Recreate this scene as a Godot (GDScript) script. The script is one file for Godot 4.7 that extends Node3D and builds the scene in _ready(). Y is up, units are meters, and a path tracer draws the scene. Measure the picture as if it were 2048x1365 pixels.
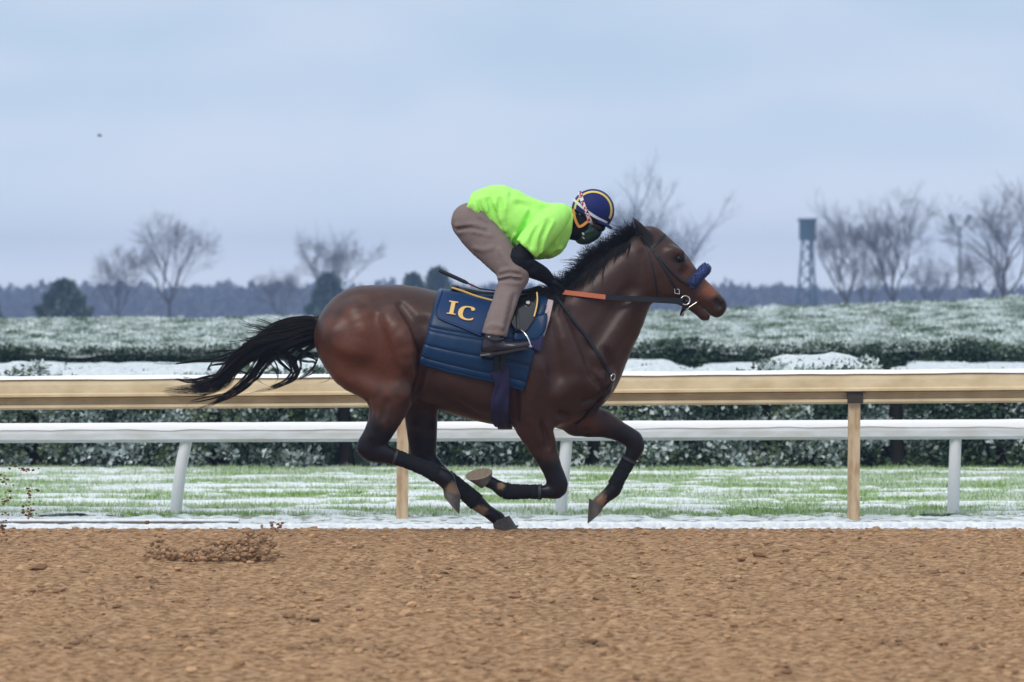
extends Node3D
# A bay racehorse galloping along a snowy dirt track, one rider, rails and hedges behind.
# Units are metres, y up. The track runs along x, the camera stands outside the track and looks along -z.

const F := 7200.0          # focal length in pixels of the 2048 px wide photograph
const CU := 1024.0
const CV := 682.5
const EYE := Vector3(0.0, 1.28, 20.0)
const S := 360.0           # pixels per metre at the horse
var FWD := Vector3.ZERO
var UPV := Vector3.ZERO
var rng := RandomNumberGenerator.new()
var M := {}
var TEX := {}

# ------------------------------------------------------------------ helpers
func P(u: float, v: float, z := 0.0) -> Vector3:   # the point at depth z seen at pixel (u, v)
	var d := FWD * F + Vector3(u - CU, 0, 0) + UPV * (CV - v)
	return EYE + d * ((z - EYE.z) / d.z)

func lin(r: float, g: float, b: float) -> Color:   # 8 bit sRGB to a linear vertex colour
	return Color(r / 255.0, g / 255.0, b / 255.0).srgb_to_linear()

func rgb(r: float, g: float, b: float) -> Color:   # linear base colour to the sRGB that albedo_color wants
	return Color(r, g, b).linear_to_srgb()

func mat(called: String, c: Color, rough := 0.7, metal := 0.0, spec := 0.5) -> StandardMaterial3D:
	var m := StandardMaterial3D.new()
	m.resource_name = called
	m.albedo_color = c
	m.roughness = rough
	m.metallic = metal
	m.metallic_specular = spec
	M[called] = m
	return m

func noise_tex(seed_: int, freq: float, size := 512, octaves := 4, as_normal := false, bump := 4.0, ramp: Gradient = null, kind := FastNoiseLite.TYPE_SIMPLEX_SMOOTH) -> NoiseTexture2D:
	var n := FastNoiseLite.new()
	n.seed = seed_
	n.noise_type = kind
	n.frequency = freq
	n.fractal_octaves = octaves
	var t := NoiseTexture2D.new()
	t.width = size
	t.height = size
	t.seamless = true
	t.noise = n
	t.as_normal_map = as_normal
	t.bump_strength = bump
	if ramp:
		t.color_ramp = ramp
	return t

func ramp2(a: Color, b: Color, c = null) -> Gradient:
	var g := Gradient.new()
	g.set_color(0, a)
	g.set_color(1, b)
	g.set_offset(0, 0.2)
	g.set_offset(1, 0.8)
	if c != null:
		g.add_point(0.5, c)
	return g

func tri(m: StandardMaterial3D, scale: Vector3, world := false) -> StandardMaterial3D:
	m.uv1_triplanar = true
	m.uv1_world_triplanar = world
	m.uv1_scale = scale
	return m

var used := {}
func numbered(called: String) -> String:
	if not used.has(called):
		used[called] = 0
		return called
	used[called] += 1
	return "%s_%03d" % [called, used[called]]

func tag(o: Node3D, label: String, category := "", group := "", kind := "") -> Node3D:
	if label: o.set_meta("label", label)
	if category: o.set_meta("category", category)
	if group: o.set_meta("group", group)
	if kind: o.set_meta("kind", kind)
	return o

func thing(called: String, label: String, category: String, at := Vector3.ZERO, group := "") -> Node3D:
	var o := Node3D.new()
	o.name = numbered(called)
	add_child(o)
	o.position = at
	return tag(o, label, category, group)

func put(called: String, mesh: Mesh, m: Material, parent: Node3D = null) -> MeshInstance3D:
	var o := MeshInstance3D.new()
	o.mesh = mesh
	o.material_override = m
	o.cast_shadow = GeometryInstance3D.SHADOW_CASTING_SETTING_ON
	if parent == null:
		o.name = numbered(called)
		add_child(o)
	else:
		o.name = called
		parent.add_child(o, true)
		o.position = -parent.position if parent.get_parent() == self else Vector3.ZERO
	return o

func many(called: String, mesh: Mesh, m: Material, places: Array, colors: Array, parent: Node3D = null) -> MultiMeshInstance3D:
	var mm := MultiMesh.new()
	mm.transform_format = MultiMesh.TRANSFORM_3D
	mm.use_colors = colors.size() > 0
	mm.mesh = mesh
	mm.instance_count = places.size()
	for i in places.size():
		mm.set_instance_transform(i, places[i])
		if colors.size() > 0:
			mm.set_instance_color(i, colors[i])
	var o := MultiMeshInstance3D.new()
	o.multimesh = mm
	o.material_override = m
	if parent == null:
		o.name = numbered(called)
		add_child(o)
	else:
		o.name = called
		parent.add_child(o, true)
		o.position = -parent.position if parent.get_parent() == self else Vector3.ZERO
	return o

# ------------------------------------------------------------------ triangle soup with smooth or flat normals
class Soup:
	var v := PackedVector3Array()
	var n := PackedVector3Array()
	var c := PackedColorArray()
	var ix := PackedInt32Array()
	var col := Color.WHITE
	func vert(p: Vector3, nn := Vector3.ZERO) -> int:
		v.append(p)
		n.append(nn)
		c.append(col)
		return v.size() - 1
	func tri(a: int, b: int, d: int) -> void:
		ix.append(a); ix.append(b); ix.append(d)
	func quad(a: int, b: int, d: int, e: int) -> void:
		tri(a, b, d); tri(a, d, e)
	func flat(a: Vector3, b: Vector3, d: Vector3, e = null) -> void:
		var nn := (d - a).cross(b - a).normalized()
		var i := vert(a, nn)
		vert(b, nn); vert(d, nn)
		tri(i, i + 1, i + 2)
		if e != null:
			vert(e, nn)
			tri(i, i + 2, i + 3)
	func box(lo: Vector3, hi: Vector3, xf := Transform3D.IDENTITY) -> void:
		var p := []
		for k in 8:
			p.append(xf * Vector3(hi.x if k & 1 else lo.x, hi.y if k & 2 else lo.y, hi.z if k & 4 else lo.z))
		flat(p[0], p[2], p[3], p[1]); flat(p[5], p[7], p[6], p[4])
		flat(p[4], p[6], p[2], p[0]); flat(p[1], p[3], p[7], p[5])
		flat(p[2], p[6], p[7], p[3]); flat(p[4], p[0], p[1], p[5])
	func bevel_box(lo: Vector3, hi: Vector3, b: float, xf := Transform3D.IDENTITY) -> void:
		# a box with chamfered edges along x
		var prof := [Vector2(lo.z + b, lo.y), Vector2(hi.z - b, lo.y), Vector2(hi.z, lo.y + b), Vector2(hi.z, hi.y - b), Vector2(hi.z - b, hi.y), Vector2(lo.z + b, hi.y), Vector2(lo.z, hi.y - b), Vector2(lo.z, lo.y + b)]
		extrude_x(prof, lo.x, hi.x, xf)
	func extrude_x(prof: Array, x0: float, x1: float, xf := Transform3D.IDENTITY) -> void:
		var m := prof.size()
		for i in m:
			var a: Vector2 = prof[i]
			var b: Vector2 = prof[(i + 1) % m]
			flat(xf * Vector3(x0, a.y, a.x), xf * Vector3(x1, a.y, a.x), xf * Vector3(x1, b.y, b.x), xf * Vector3(x0, b.y, b.x))
		var pl := PackedVector2Array(prof)
		var t := Geometry2D.triangulate_polygon(pl)
		for i in range(0, t.size(), 3):
			var a2: Vector2 = pl[t[i]]
			var b2: Vector2 = pl[t[i + 1]]
			var c2: Vector2 = pl[t[i + 2]]
			flat(xf * Vector3(x0, a2.y, a2.x), xf * Vector3(x0, b2.y, b2.x), xf * Vector3(x0, c2.y, c2.x))
			flat(xf * Vector3(x1, a2.y, a2.x), xf * Vector3(x1, c2.y, c2.x), xf * Vector3(x1, b2.y, b2.x))
	func ring(center: Vector3, a: Vector3, b: Vector3, sides: int, normal_scale := 1.0) -> int:
		var first := v.size()
		for k in sides:
			var th := TAU * k / sides
			var d := a * cos(th) + b * sin(th)
			var nn := (a.normalized() * cos(th) * b.length() + b.normalized() * sin(th) * a.length()).normalized()
			vert(center + d, nn * normal_scale)
		return first
	func join(f0: int, f1: int, sides: int) -> void:
		for k in sides:
			var k2 := (k + 1) % sides
			quad(f0 + k, f1 + k, f1 + k2, f0 + k2)
	func cap(f: int, sides: int, center: Vector3, nn: Vector3) -> void:
		var base := v.size()
		for k in sides:
			vert(v[f + k], nn)
		var ce := vert(center, nn)
		var way := (center - v[base]).cross(v[base + 1] - v[base]).dot(nn) >= 0.0
		for k in sides:
			if way:
				tri(base + k, base + (k + 1) % sides, ce)
			else:
				tri(base + (k + 1) % sides, base + k, ce)
	func tube(pts: Array, radii: Array, sides := 6, caps := true) -> void:
		var last := -1
		var up := Vector3(0, 0, 1)
		for i in pts.size():
			var t: Vector3 = (pts[mini(i + 1, pts.size() - 1)] - pts[maxi(i - 1, 0)]).normalized()
			if absf(t.dot(up)) > 0.9:
				up = Vector3(1, 0, 0) if absf(t.x) < 0.8 else Vector3(0, 1, 0)
			var a := t.cross(up).normalized()
			var b := t.cross(a)
			up = -b
			var f := ring(pts[i], a * radii[i], b * radii[i], sides)
			if last >= 0:
				join(last, f, sides)
			if caps and (i == 0 or i == pts.size() - 1):
				cap(f, sides, pts[i], -t if i == 0 else t)
			last = f
	func ribbon(pts: Array, nrm: Array, width: float, thick: float) -> void:
		# a flat strap with real thickness that lies along pts, face along nrm
		var prev := []
		for i in pts.size():
			var t: Vector3 = (pts[mini(i + 1, pts.size() - 1)] - pts[maxi(i - 1, 0)]).normalized()
			var nn: Vector3 = nrm[i]
			var s := t.cross(nn).normalized() * width * 0.5
			var c0: Vector3 = pts[i] + nn * thick
			var cur := [c0 + s * 0.86, c0 - s * 0.86, pts[i] + nn * thick * 0.5 - s, pts[i] - s * 0.9 - nn * thick * 0.3, pts[i] + s * 0.9 - nn * thick * 0.3, pts[i] + nn * thick * 0.5 + s]
			if i > 0:
				for k in 6:
					var k2 := (k + 1) % 6
					flat(prev[k], prev[k2], cur[k2], cur[k])
			if i == 0 or i == pts.size() - 1:
				flat(cur[0], cur[1], cur[2], cur[5])
				flat(cur[5], cur[2], cur[3], cur[4])
			prev = cur
	func strip(rows: Array) -> void:
		# a smooth skin over rows of points, all rows of one length
		var w: int = rows[0].size()
		var base := v.size()
		for r in rows:
			for p in r:
				vert(p)
		for j in rows.size() - 1:
			for i in w - 1:
				var q := base + j * w + i
				quad(q, q + 1, q + w + 1, q + w)
	func grow(o: Soup) -> void:
		var base := v.size()
		v.append_array(o.v); n.append_array(o.n); c.append_array(o.c)
		for i in o.ix:
			ix.append(i + base)
	func smooth() -> void:
		var acc := PackedVector3Array()
		acc.resize(v.size())
		for i in range(0, ix.size(), 3):
			var a := ix[i]
			var b := ix[i + 1]
			var d := ix[i + 2]
			var nn := (v[d] - v[a]).cross(v[b] - v[a])
			acc[a] += nn; acc[b] += nn; acc[d] += nn
		for i in v.size():
			n[i] = acc[i].normalized()
	func mesh() -> ArrayMesh:
		var arr := []
		arr.resize(Mesh.ARRAY_MAX)
		arr[Mesh.ARRAY_VERTEX] = v
		arr[Mesh.ARRAY_NORMAL] = n
		arr[Mesh.ARRAY_COLOR] = c
		arr[Mesh.ARRAY_INDEX] = ix
		var am := ArrayMesh.new()
		am.add_surface_from_arrays(Mesh.PRIMITIVE_TRIANGLES, arr)
		return am

# ------------------------------------------------------------------ bodies: chains of tapered elliptical bones, joined smoothly and meshed as surface nets
class Field:
	var a := PackedVector3Array()
	var d := PackedVector3Array()
	var il := PackedFloat32Array()
	var r0 := PackedFloat32Array()
	var dr := PackedFloat32Array()
	var w0 := PackedFloat32Array()
	var dw := PackedFloat32Array()
	var ch := PackedInt32Array()
	var mid := PackedVector3Array()
	var rad := PackedFloat32Array()
	var ck := PackedFloat32Array()
	var neg := PackedInt32Array()
	var clip_at := {}
	var clip_n := {}
	var nn := Vector3(0, 0, 1)
	var bump: FastNoiseLite = null
	var bump_amp := 0.0
	var bump_scale := Vector3.ONE
	func all() -> PackedInt32Array:
		return PackedInt32Array(range(a.size()))
	func of(chains: Array) -> PackedInt32Array:
		var o := PackedInt32Array()
		for i in a.size():
			if ch[i] in chains:
				o.append(i)
		return o
	func add(st: Array, k: float, sub := 3, negative := false) -> int:
		# st: [position, radius in the picture plane, radius across it]
		var id := ck.size()
		ck.append(k)
		neg.append(1 if negative else 0)
		var line := []
		var m := st.size()
		if m == 1:
			line = [st[0], [st[0][0] + Vector3(0.001, 0, 0), st[0][1], st[0][2]]]
		else:
			for i in m - 1:
				var q0: Array = st[maxi(i - 1, 0)]
				var q1: Array = st[i]
				var q2: Array = st[i + 1]
				var q3: Array = st[mini(i + 2, m - 1)]
				for j in sub:
					var t := float(j) / sub
					line.append([(q1[0] as Vector3).cubic_interpolate(q2[0], q0[0], q3[0], t), cubic_interpolate(q1[1], q2[1], q0[1], q3[1], t), cubic_interpolate(q1[2], q2[2], q0[2], q3[2], t)])
			line.append(st[m - 1])
		for i in line.size() - 1:
			var A: Vector3 = line[i][0]
			var B: Vector3 = line[i + 1][0]
			a.append(A)
			d.append(B - A)
			il.append(1.0 / maxf((B - A).length_squared(), 1e-9))
			r0.append(line[i][1]); dr.append(line[i + 1][1] - line[i][1])
			w0.append(line[i][2]); dw.append(line[i + 1][2] - line[i][2])
			ch.append(id)
			mid.append((A + B) * 0.5)
			rad.append((B - A).length() * 0.5 + maxf(maxf(line[i][1], line[i][2]), maxf(line[i + 1][1], line[i + 1][2])))
		return id
	func near(p: Vector3, reach: float, from: PackedInt32Array) -> PackedInt32Array:
		var o := PackedInt32Array()
		for i in from:
			if p.distance_to(mid[i]) - rad[i] < reach + ck[ch[i]] * 0.75:
				o.append(i)
		return o
	func at(p: Vector3, ids: PackedInt32Array) -> float:
		var res := 9.0
		var cur := -1
		var cd := 9.0
		for i in ids:
			if ch[i] != cur:
				if cur >= 0:
					res = comb(res, cd, cur, p)
				cur = ch[i]
				cd = 9.0
			var q := p - a[i]
			var t := clampf(q.dot(d[i]) * il[i], 0.0, 1.0)
			q -= d[i] * t
			var r := r0[i] + dr[i] * t
			var w := w0[i] + dw[i] * t
			var z := q.z
			var e := (sqrt((q.x * q.x + q.y * q.y) / (r * r) + z * z / (w * w)) - 1.0) * minf(r, w)
			if e < cd:
				cd = e
		if cur >= 0:
			res = comb(res, cd, cur, p)
		if bump_amp != 0.0 and absf(res) < 0.06:
			res += bump.get_noise_3dv(p * bump_scale) * bump_amp
		return res
	func comb(res: float, cd: float, c: int, p: Vector3) -> float:
		if clip_at.has(c):
			cd = maxf(cd, (p - clip_at[c]).dot(clip_n[c]))
		var k := ck[c]
		if neg[c] == 1:
			var h := maxf(k - absf(res + cd), 0.0) / k
			return maxf(res, -cd) + h * h * k * 0.25
		if res > 8.0:
			return cd
		var h2 := maxf(k - absf(res - cd), 0.0) / k
		return minf(res, cd) - h2 * h2 * k * 0.25
	func grad(p: Vector3, ids: PackedInt32Array) -> Vector3:
		var e := 0.006
		return Vector3(at(p + Vector3(e, 0, 0), ids) - at(p - Vector3(e, 0, 0), ids), at(p + Vector3(0, e, 0), ids) - at(p - Vector3(0, e, 0), ids), at(p + Vector3(0, 0, e), ids) - at(p - Vector3(0, 0, e), ids)).normalized()
	func ridge(eye: Vector3, at_points: Array, r: float, height: float, k: float, negative := false) -> void:
		# muscle (or groove) laid on the surface that is there now, and the same on the far side
		var ids := PackedInt32Array()
		for i in a.size():
			if mid[i].z > -0.08:
				ids.append(i)
		var row := []
		var far := []
		for i in at_points.size():
			var p := march(eye, at_points[i], 0.0, ids)
			var g := grad(p, ids)
			var taper := 1.0 if at_points.size() == 1 else 0.55 + 0.45 * sin(PI * (i + 0.5) / at_points.size())
			var c := p + g * ((r * taper - height * taper) if negative else (height * taper - r * taper))
			row.append([c, r * taper, r * taper])
			far.append([Vector3(c.x, c.y, -c.z), r * taper, r * taper])
		add(row, k, 2, negative)
		add(far, k, 2, negative)
	func march(eye: Vector3, to: Vector3, off: float, ids: PackedInt32Array, from_z := 0.5) -> Vector3:
		# along the sight line to where the body, off metres thicker, is met
		var dir := (to - eye).normalized()
		var p := eye + dir * ((from_z - eye.z) / dir.z)
		var best := 9.0
		var bp := p
		for k in 40:
			var e := at(p, ids) - off
			if e < best:
				best = e
				bp = p
			if e < 0.0008:
				return p
			p += dir * e * 0.95
			if p.z < -0.7:
				break
		return bp

func fill_block(fl: Field, lo: Vector3, h: float, sx: int, sy: int, sz: int, everything: PackedInt32Array):
	var SB := 16
	var B := 4
	var Rs := SB * h * 0.8661
	var Rb := B * h * 0.8661
	var cs := lo + Vector3(sx + SB * 0.5, sy + SB * 0.5, sz + SB * 0.5) * h
	var ids := fl.near(cs, Rs, everything)
	if ids.is_empty() or absf(fl.at(cs, ids)) > Rs * 1.15:
		return null
	var blocks := PackedInt32Array()
	var wh := PackedInt32Array()
	var vv := PackedFloat32Array()
	var done := PackedByteArray()
	done.resize(17 * 17 * 17)
	for bz in range(0, SB, B):
		for by in range(0, SB, B):
			for bx in range(0, SB, B):
				var cb := lo + Vector3(sx + bx + B * 0.5, sy + by + B * 0.5, sz + bz + B * 0.5) * h
				var few := fl.near(cb, Rb, ids)
				if few.is_empty() or absf(fl.at(cb, few)) > Rb * 1.15:
					continue
				blocks.append(sx + bx); blocks.append(sy + by); blocks.append(sz + bz)
				# copy this block's bones to local arrays: much faster than reaching into the field for each point
				var n := few.size()
				var la := PackedVector3Array(); var ld := PackedVector3Array()
				var lil := PackedFloat32Array(); var lr := PackedFloat32Array(); var ldr := PackedFloat32Array(); var lw := PackedFloat32Array(); var ldw := PackedFloat32Array(); var lk := PackedFloat32Array()
				var ends := PackedInt32Array()   # 0: not the last bone of its chain, 1: last and added, 2: last and taken away, 3: last with a clip plane
				for q in n:
					var i := few[q]
					la.append(fl.a[i]); ld.append(fl.d[i]); lil.append(fl.il[i]); lr.append(fl.r0[i]); ldr.append(fl.dr[i]); lw.append(fl.w0[i]); ldw.append(fl.dw[i])
					var c := fl.ch[i]
					lk.append(fl.ck[c])
					ends.append(0 if q + 1 < n and fl.ch[few[q + 1]] == c else 2 if fl.neg[c] == 1 else 3 if fl.clip_at.has(c) else 1)
				var bump := fl.bump_amp != 0.0
				for z in range(bz, bz + B + 1):
					for y in range(by, by + B + 1):
						for x in range(bx, bx + B + 1):
							var loc := (z * 17 + y) * 17 + x
							if done[loc] != 0:
								continue
							done[loc] = 1
							wh.append(loc)
							var p := lo + Vector3(sx + x, sy + y, sz + z) * h
							var res := 9.0
							var cd := 9.0
							for q in n:
								var v := p - la[q]
								var t := v.dot(ld[q]) * lil[q]
								if t > 0.0:
									v -= ld[q] * minf(t, 1.0)
									t = minf(t, 1.0)
								else:
									t = 0.0
								var r := lr[q] + ldr[q] * t
								var w := lw[q] + ldw[q] * t
								var e := (sqrt((v.x * v.x + v.y * v.y) / (r * r) + v.z * v.z / (w * w)) - 1.0) * minf(r, w)
								if e < cd:
									cd = e
								var en := ends[q]
								if en == 0:
									continue
								if en == 3:
									var c3 := fl.ch[few[q]]
									cd = maxf(cd, (p - fl.clip_at[c3]).dot(fl.clip_n[c3]))
								var k := lk[q]
								if en == 2:
									var h2 := maxf(k - absf(res + cd), 0.0) / k
									res = maxf(res, -cd) + h2 * h2 * k * 0.25
								elif res > 8.0:
									res = cd
								else:
									var h3 := maxf(k - absf(res - cd), 0.0) / k
									res = minf(res, cd) - h3 * h3 * k * 0.25
								cd = 9.0
							if bump and absf(res) < 0.06:
								res += fl.bump.get_noise_3dv(p * fl.bump_scale) * fl.bump_amp
							vv.append(res)
	return [blocks, wh, vv]

func plain_color(_p: Vector3, _n: Vector3) -> Color:
	return Color.WHITE

func mesh_field(fl: Field, h: float, color_fn: Callable) -> Soup:
	var lo := Vector3(99, 99, 99)
	var hi := -lo
	for i in fl.a.size():
		if fl.neg[fl.ch[i]] == 1:
			continue
		var e := Vector3.ONE * (fl.rad[i] + h * 3.0)
		lo = lo.min(fl.mid[i] - e)
		hi = hi.max(fl.mid[i] + e)
	var SB := 16
	var B := 4
	var nx := int(ceil((hi.x - lo.x) / h / SB)) * SB + 1
	var ny := int(ceil((hi.y - lo.y) / h / SB)) * SB + 1
	var nz := int(ceil((hi.z - lo.z) / h / SB)) * SB + 1
	var vals := PackedFloat32Array()
	vals.resize(nx * ny * nz)
	vals.fill(77.0)
	var blocks := PackedInt32Array()
	var everything := fl.all()
	var jobs := []
	for sz in range(0, nz - 1, SB):
		for sy in range(0, ny - 1, SB):
			for sx in range(0, nx - 1, SB):
				jobs.append([sx, sy, sz, null])
	var work := func(j: int) -> void:
		jobs[j][3] = fill_block(fl, lo, h, jobs[j][0], jobs[j][1], jobs[j][2], everything)
	var group := WorkerThreadPool.add_group_task(work, jobs.size())
	WorkerThreadPool.wait_for_group_task_completion(group)
	for job in jobs:
		if job[3] == null:
			continue
		var got: Array = job[3]
		blocks.append_array(got[0])
		var wh: PackedInt32Array = got[1]
		var vv: PackedFloat32Array = got[2]
		for k in wh.size():
			var loc := wh[k]
			vals[((job[2] + loc / 289) * ny + job[1] + loc / 17 % 17) * nx + job[0] + loc % 17] = vv[k]
	var vid := PackedInt32Array()
	vid.resize(nx * ny * nz)
	vid.fill(-1)
	var so := Soup.new()
	var dx := 1
	var dy := nx
	var dz := nx * ny
	var offs := [0, dx, dy, dx + dy, dz, dx + dz, dy + dz, dx + dy + dz]
	var corner := [Vector3(0, 0, 0), Vector3(1, 0, 0), Vector3(0, 1, 0), Vector3(1, 1, 0), Vector3(0, 0, 1), Vector3(1, 0, 1), Vector3(0, 1, 1), Vector3(1, 1, 1)]
	var edges := [[0, 1], [2, 3], [4, 5], [6, 7], [0, 2], [1, 3], [4, 6], [5, 7], [0, 4], [1, 5], [2, 6], [3, 7]]
	var cells := PackedInt32Array()
	for bi in range(0, blocks.size(), 3):
		for z in range(blocks[bi + 2], blocks[bi + 2] + B):
			for y in range(blocks[bi + 1], blocks[bi + 1] + B):
				for x in range(blocks[bi], blocks[bi] + B):
					var i := (z * ny + y) * nx + x
					var s := 0
					for k in 8:
						if vals[i + offs[k]] < 0.0:
							s += 1
					if s == 0 or s == 8:
						continue
					var sum := Vector3.ZERO
					var cnt := 0
					for ed in edges:
						var v0 := vals[i + offs[ed[0]]]
						var v1 := vals[i + offs[ed[1]]]
						if (v0 < 0.0) != (v1 < 0.0):
							sum += (corner[ed[0]] as Vector3).lerp(corner[ed[1]], v0 / (v0 - v1))
							cnt += 1
					vid[i] = so.vert(lo + (Vector3(x, y, z) + sum / cnt) * h)
					cells.append(i)
	for i in cells:
		var v0 := vals[i] < 0.0
		for ax in 3:
			var e: int = [dx, dy, dz][ax]
			var e1: int = [dy, dz, dx][ax]
			var e2: int = [dz, dx, dy][ax]
			var v1 := vals[i + e] < 0.0
			if v0 == v1:
				continue
			var q0 := vid[i]
			var q1 := vid[i - e1]
			var q2 := vid[i - e1 - e2]
			var q3 := vid[i - e2]
			if q1 < 0 or q2 < 0 or q3 < 0:
				continue
			if v0:
				so.quad(q0, q3, q2, q1)
			else:
				so.quad(q0, q1, q2, q3)
	# one gentle relaxing step, then smooth normals
	var acc := PackedVector3Array()
	acc.resize(so.v.size())
	var num := PackedInt32Array()
	num.resize(so.v.size())
	for t in range(0, so.ix.size(), 3):
		for k in 3:
			var p0 := so.ix[t + k]
			var p1 := so.ix[t + (k + 1) % 3]
			acc[p0] += so.v[p1]
			num[p0] += 1
	for i in so.v.size():
		if num[i] > 0:
			so.v[i] = so.v[i].lerp(acc[i] / num[i], 0.5)
	so.smooth()
	if color_fn != plain_color:
		for i in so.v.size():
			so.c[i] = color_fn.call(so.v[i], so.n[i])
	return so

func st(u: float, v: float, z: float, r: float, w := -1.0) -> Array:   # a station given in photograph pixels at the horse
	return [P(u, v, z / S), r / S, (w if w > 0.0 else r) / S]

func sts(rows: Array) -> Array:
	var o := []
	for q in rows:
		o.append(st(q[0], q[1], q[2], q[3], q[4] if q.size() > 4 else -1.0))
	return o

func pix(p: Vector3) -> Vector2:   # the inverse of P
	var q := p - EYE
	var depth := q.dot(FWD)
	return Vector2(CU + q.x / depth * F, CV - q.dot(UPV) / depth * F)

func curve(pts: Array, n: int) -> Array:   # Catmull-Rom through pts
	var o := []
	var m := pts.size()
	for i in n:
		var t := float(i) / (n - 1) * (m - 1)
		var k := mini(int(t), m - 2)
		var f := t - k
		if pts[0] is Vector3:
			o.append((pts[k] as Vector3).cubic_interpolate(pts[k + 1], pts[maxi(k - 1, 0)], pts[mini(k + 2, m - 1)], f))
		else:
			o.append((pts[k] as Vector2).cubic_interpolate(pts[k + 1], pts[maxi(k - 1, 0)], pts[mini(k + 2, m - 1)], f))
	return o

func strap(so: Soup, fl: Field, ids: PackedInt32Array, uv: Array, n: int, width: float, thick: float, off := 0.0) -> Array:
	# a strap laid over the body along pixels uv, width in pixels
	var pts := []
	var nr := []
	for q in curve(uv, n):
		var p := fl.march(EYE, P(q.x, q.y, 0.0), off / S, ids)
		pts.append(p)
		nr.append(fl.grad(p, ids))
	so.ribbon(pts, nr, width / S, thick / S)
	return [pts, nr]

# ------------------------------------------------------------------ the scene
func _ready() -> void:
	rng.seed = 20201201
	setup_camera()
	setup_sky()
	make_materials()
	build_ground()
	build_rails()
	build_hedges()
	build_far()
	build_horse()
	build_tack()
	build_rider()
	build_small()

func setup_camera() -> void:
	var th := atan(82.5 / F)       # the horizon lies 82.5 px above the middle of the picture
	FWD = Vector3(0, -sin(th), -cos(th))
	UPV = Vector3(0, cos(th), -sin(th))
	var cam := Camera3D.new()
	cam.name = "camera"
	add_child(cam)
	cam.position = EYE
	cam.rotation.x = -th
	cam.near = 0.5
	cam.far = 6000.0
	var at := CameraAttributesPhysical.new()
	at.frustum_focus_distance = 19.85
	at.frustum_focal_length = 126.6
	at.exposure_aperture = 4.5
	cam.attributes = at
	cam.fov = rad_to_deg(2.0 * atan(682.5 / F))
	cam.current = true

func setup_sky() -> void:
	var we := WorldEnvironment.new()
	we.name = "environment"
	var e := Environment.new()
	e.background_mode = Environment.BG_SKY
	e.tonemap_mode = Environment.TONE_MAPPER_LINEAR
	e.tonemap_exposure = 1.15
	e.sdfgi_enabled = true
	e.ssao_enabled = true
	e.ssil_enabled = true
	e.fog_enabled = true
	e.fog_density = 0.0010
	e.fog_light_color = Color(0.68, 0.80, 1.0)
	# an overcast winter sky: a pale horizon, slate-blue cloud, soft uneven sheets
	var W := 1024
	var H := 512
	var n1 := FastNoiseLite.new()
	n1.seed = 5
	n1.frequency = 1.0
	n1.fractal_octaves = 5
	n1.fractal_gain = 0.55
	var im := Image.create(W, H, false, Image.FORMAT_RGBF)
	for y in H:
		var el := PI * (0.5 - (y + 0.5) / H)
		for x in W:
			var az := TAU * (x + 0.5) / W
			var c: Color
			if el < -0.01:
				c = Color(0.42, 0.44, 0.47)
			else:
				var dir := Vector3(cos(el) * cos(az), sin(el), cos(el) * sin(az))
				var q := Vector3(dir.x * 9.0, dir.y * 52.0 if dir.y < 0.12 else 6.24 + (dir.y - 0.12) * 12.0, dir.z * 9.0)
				var n := n1.get_noise_3dv(q)
				var low := exp(-el / 0.034)
				var rise := smoothstep(0.0, 1.1, el)
				c = Color(0.40, 0.545, 0.715).lerp(Color(0.505, 0.61, 0.765), clampf(0.45 + n * 1.9, 0.0, 1.0))
				c = c.lerp(Color(1.22, 1.25, 1.28), low * 0.88)
				c = c.lerp(Color(0.86, 0.90, 0.95) * (1.0 + n * 0.25), rise * 0.9)
			im.set_pixel(x, y, c)
	var sm := PanoramaSkyMaterial.new()
	sm.panorama = ImageTexture.create_from_image(im)
	sm.filter = true
	var sky := Sky.new()
	sky.sky_material = sm
	e.sky = sky
	we.environment = e
	add_child(we)
	var sun := DirectionalLight3D.new()
	sun.name = "sun"
	add_child(sun)
	sun.light_energy = 0.5
	sun.light_angular_distance = 24.0
	sun.light_color = Color(1.0, 0.97, 0.93)
	sun.shadow_enabled = true
	sun.look_at_from_position(Vector3(-0.50, 1.15, 0.90), Vector3.ZERO)

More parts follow.
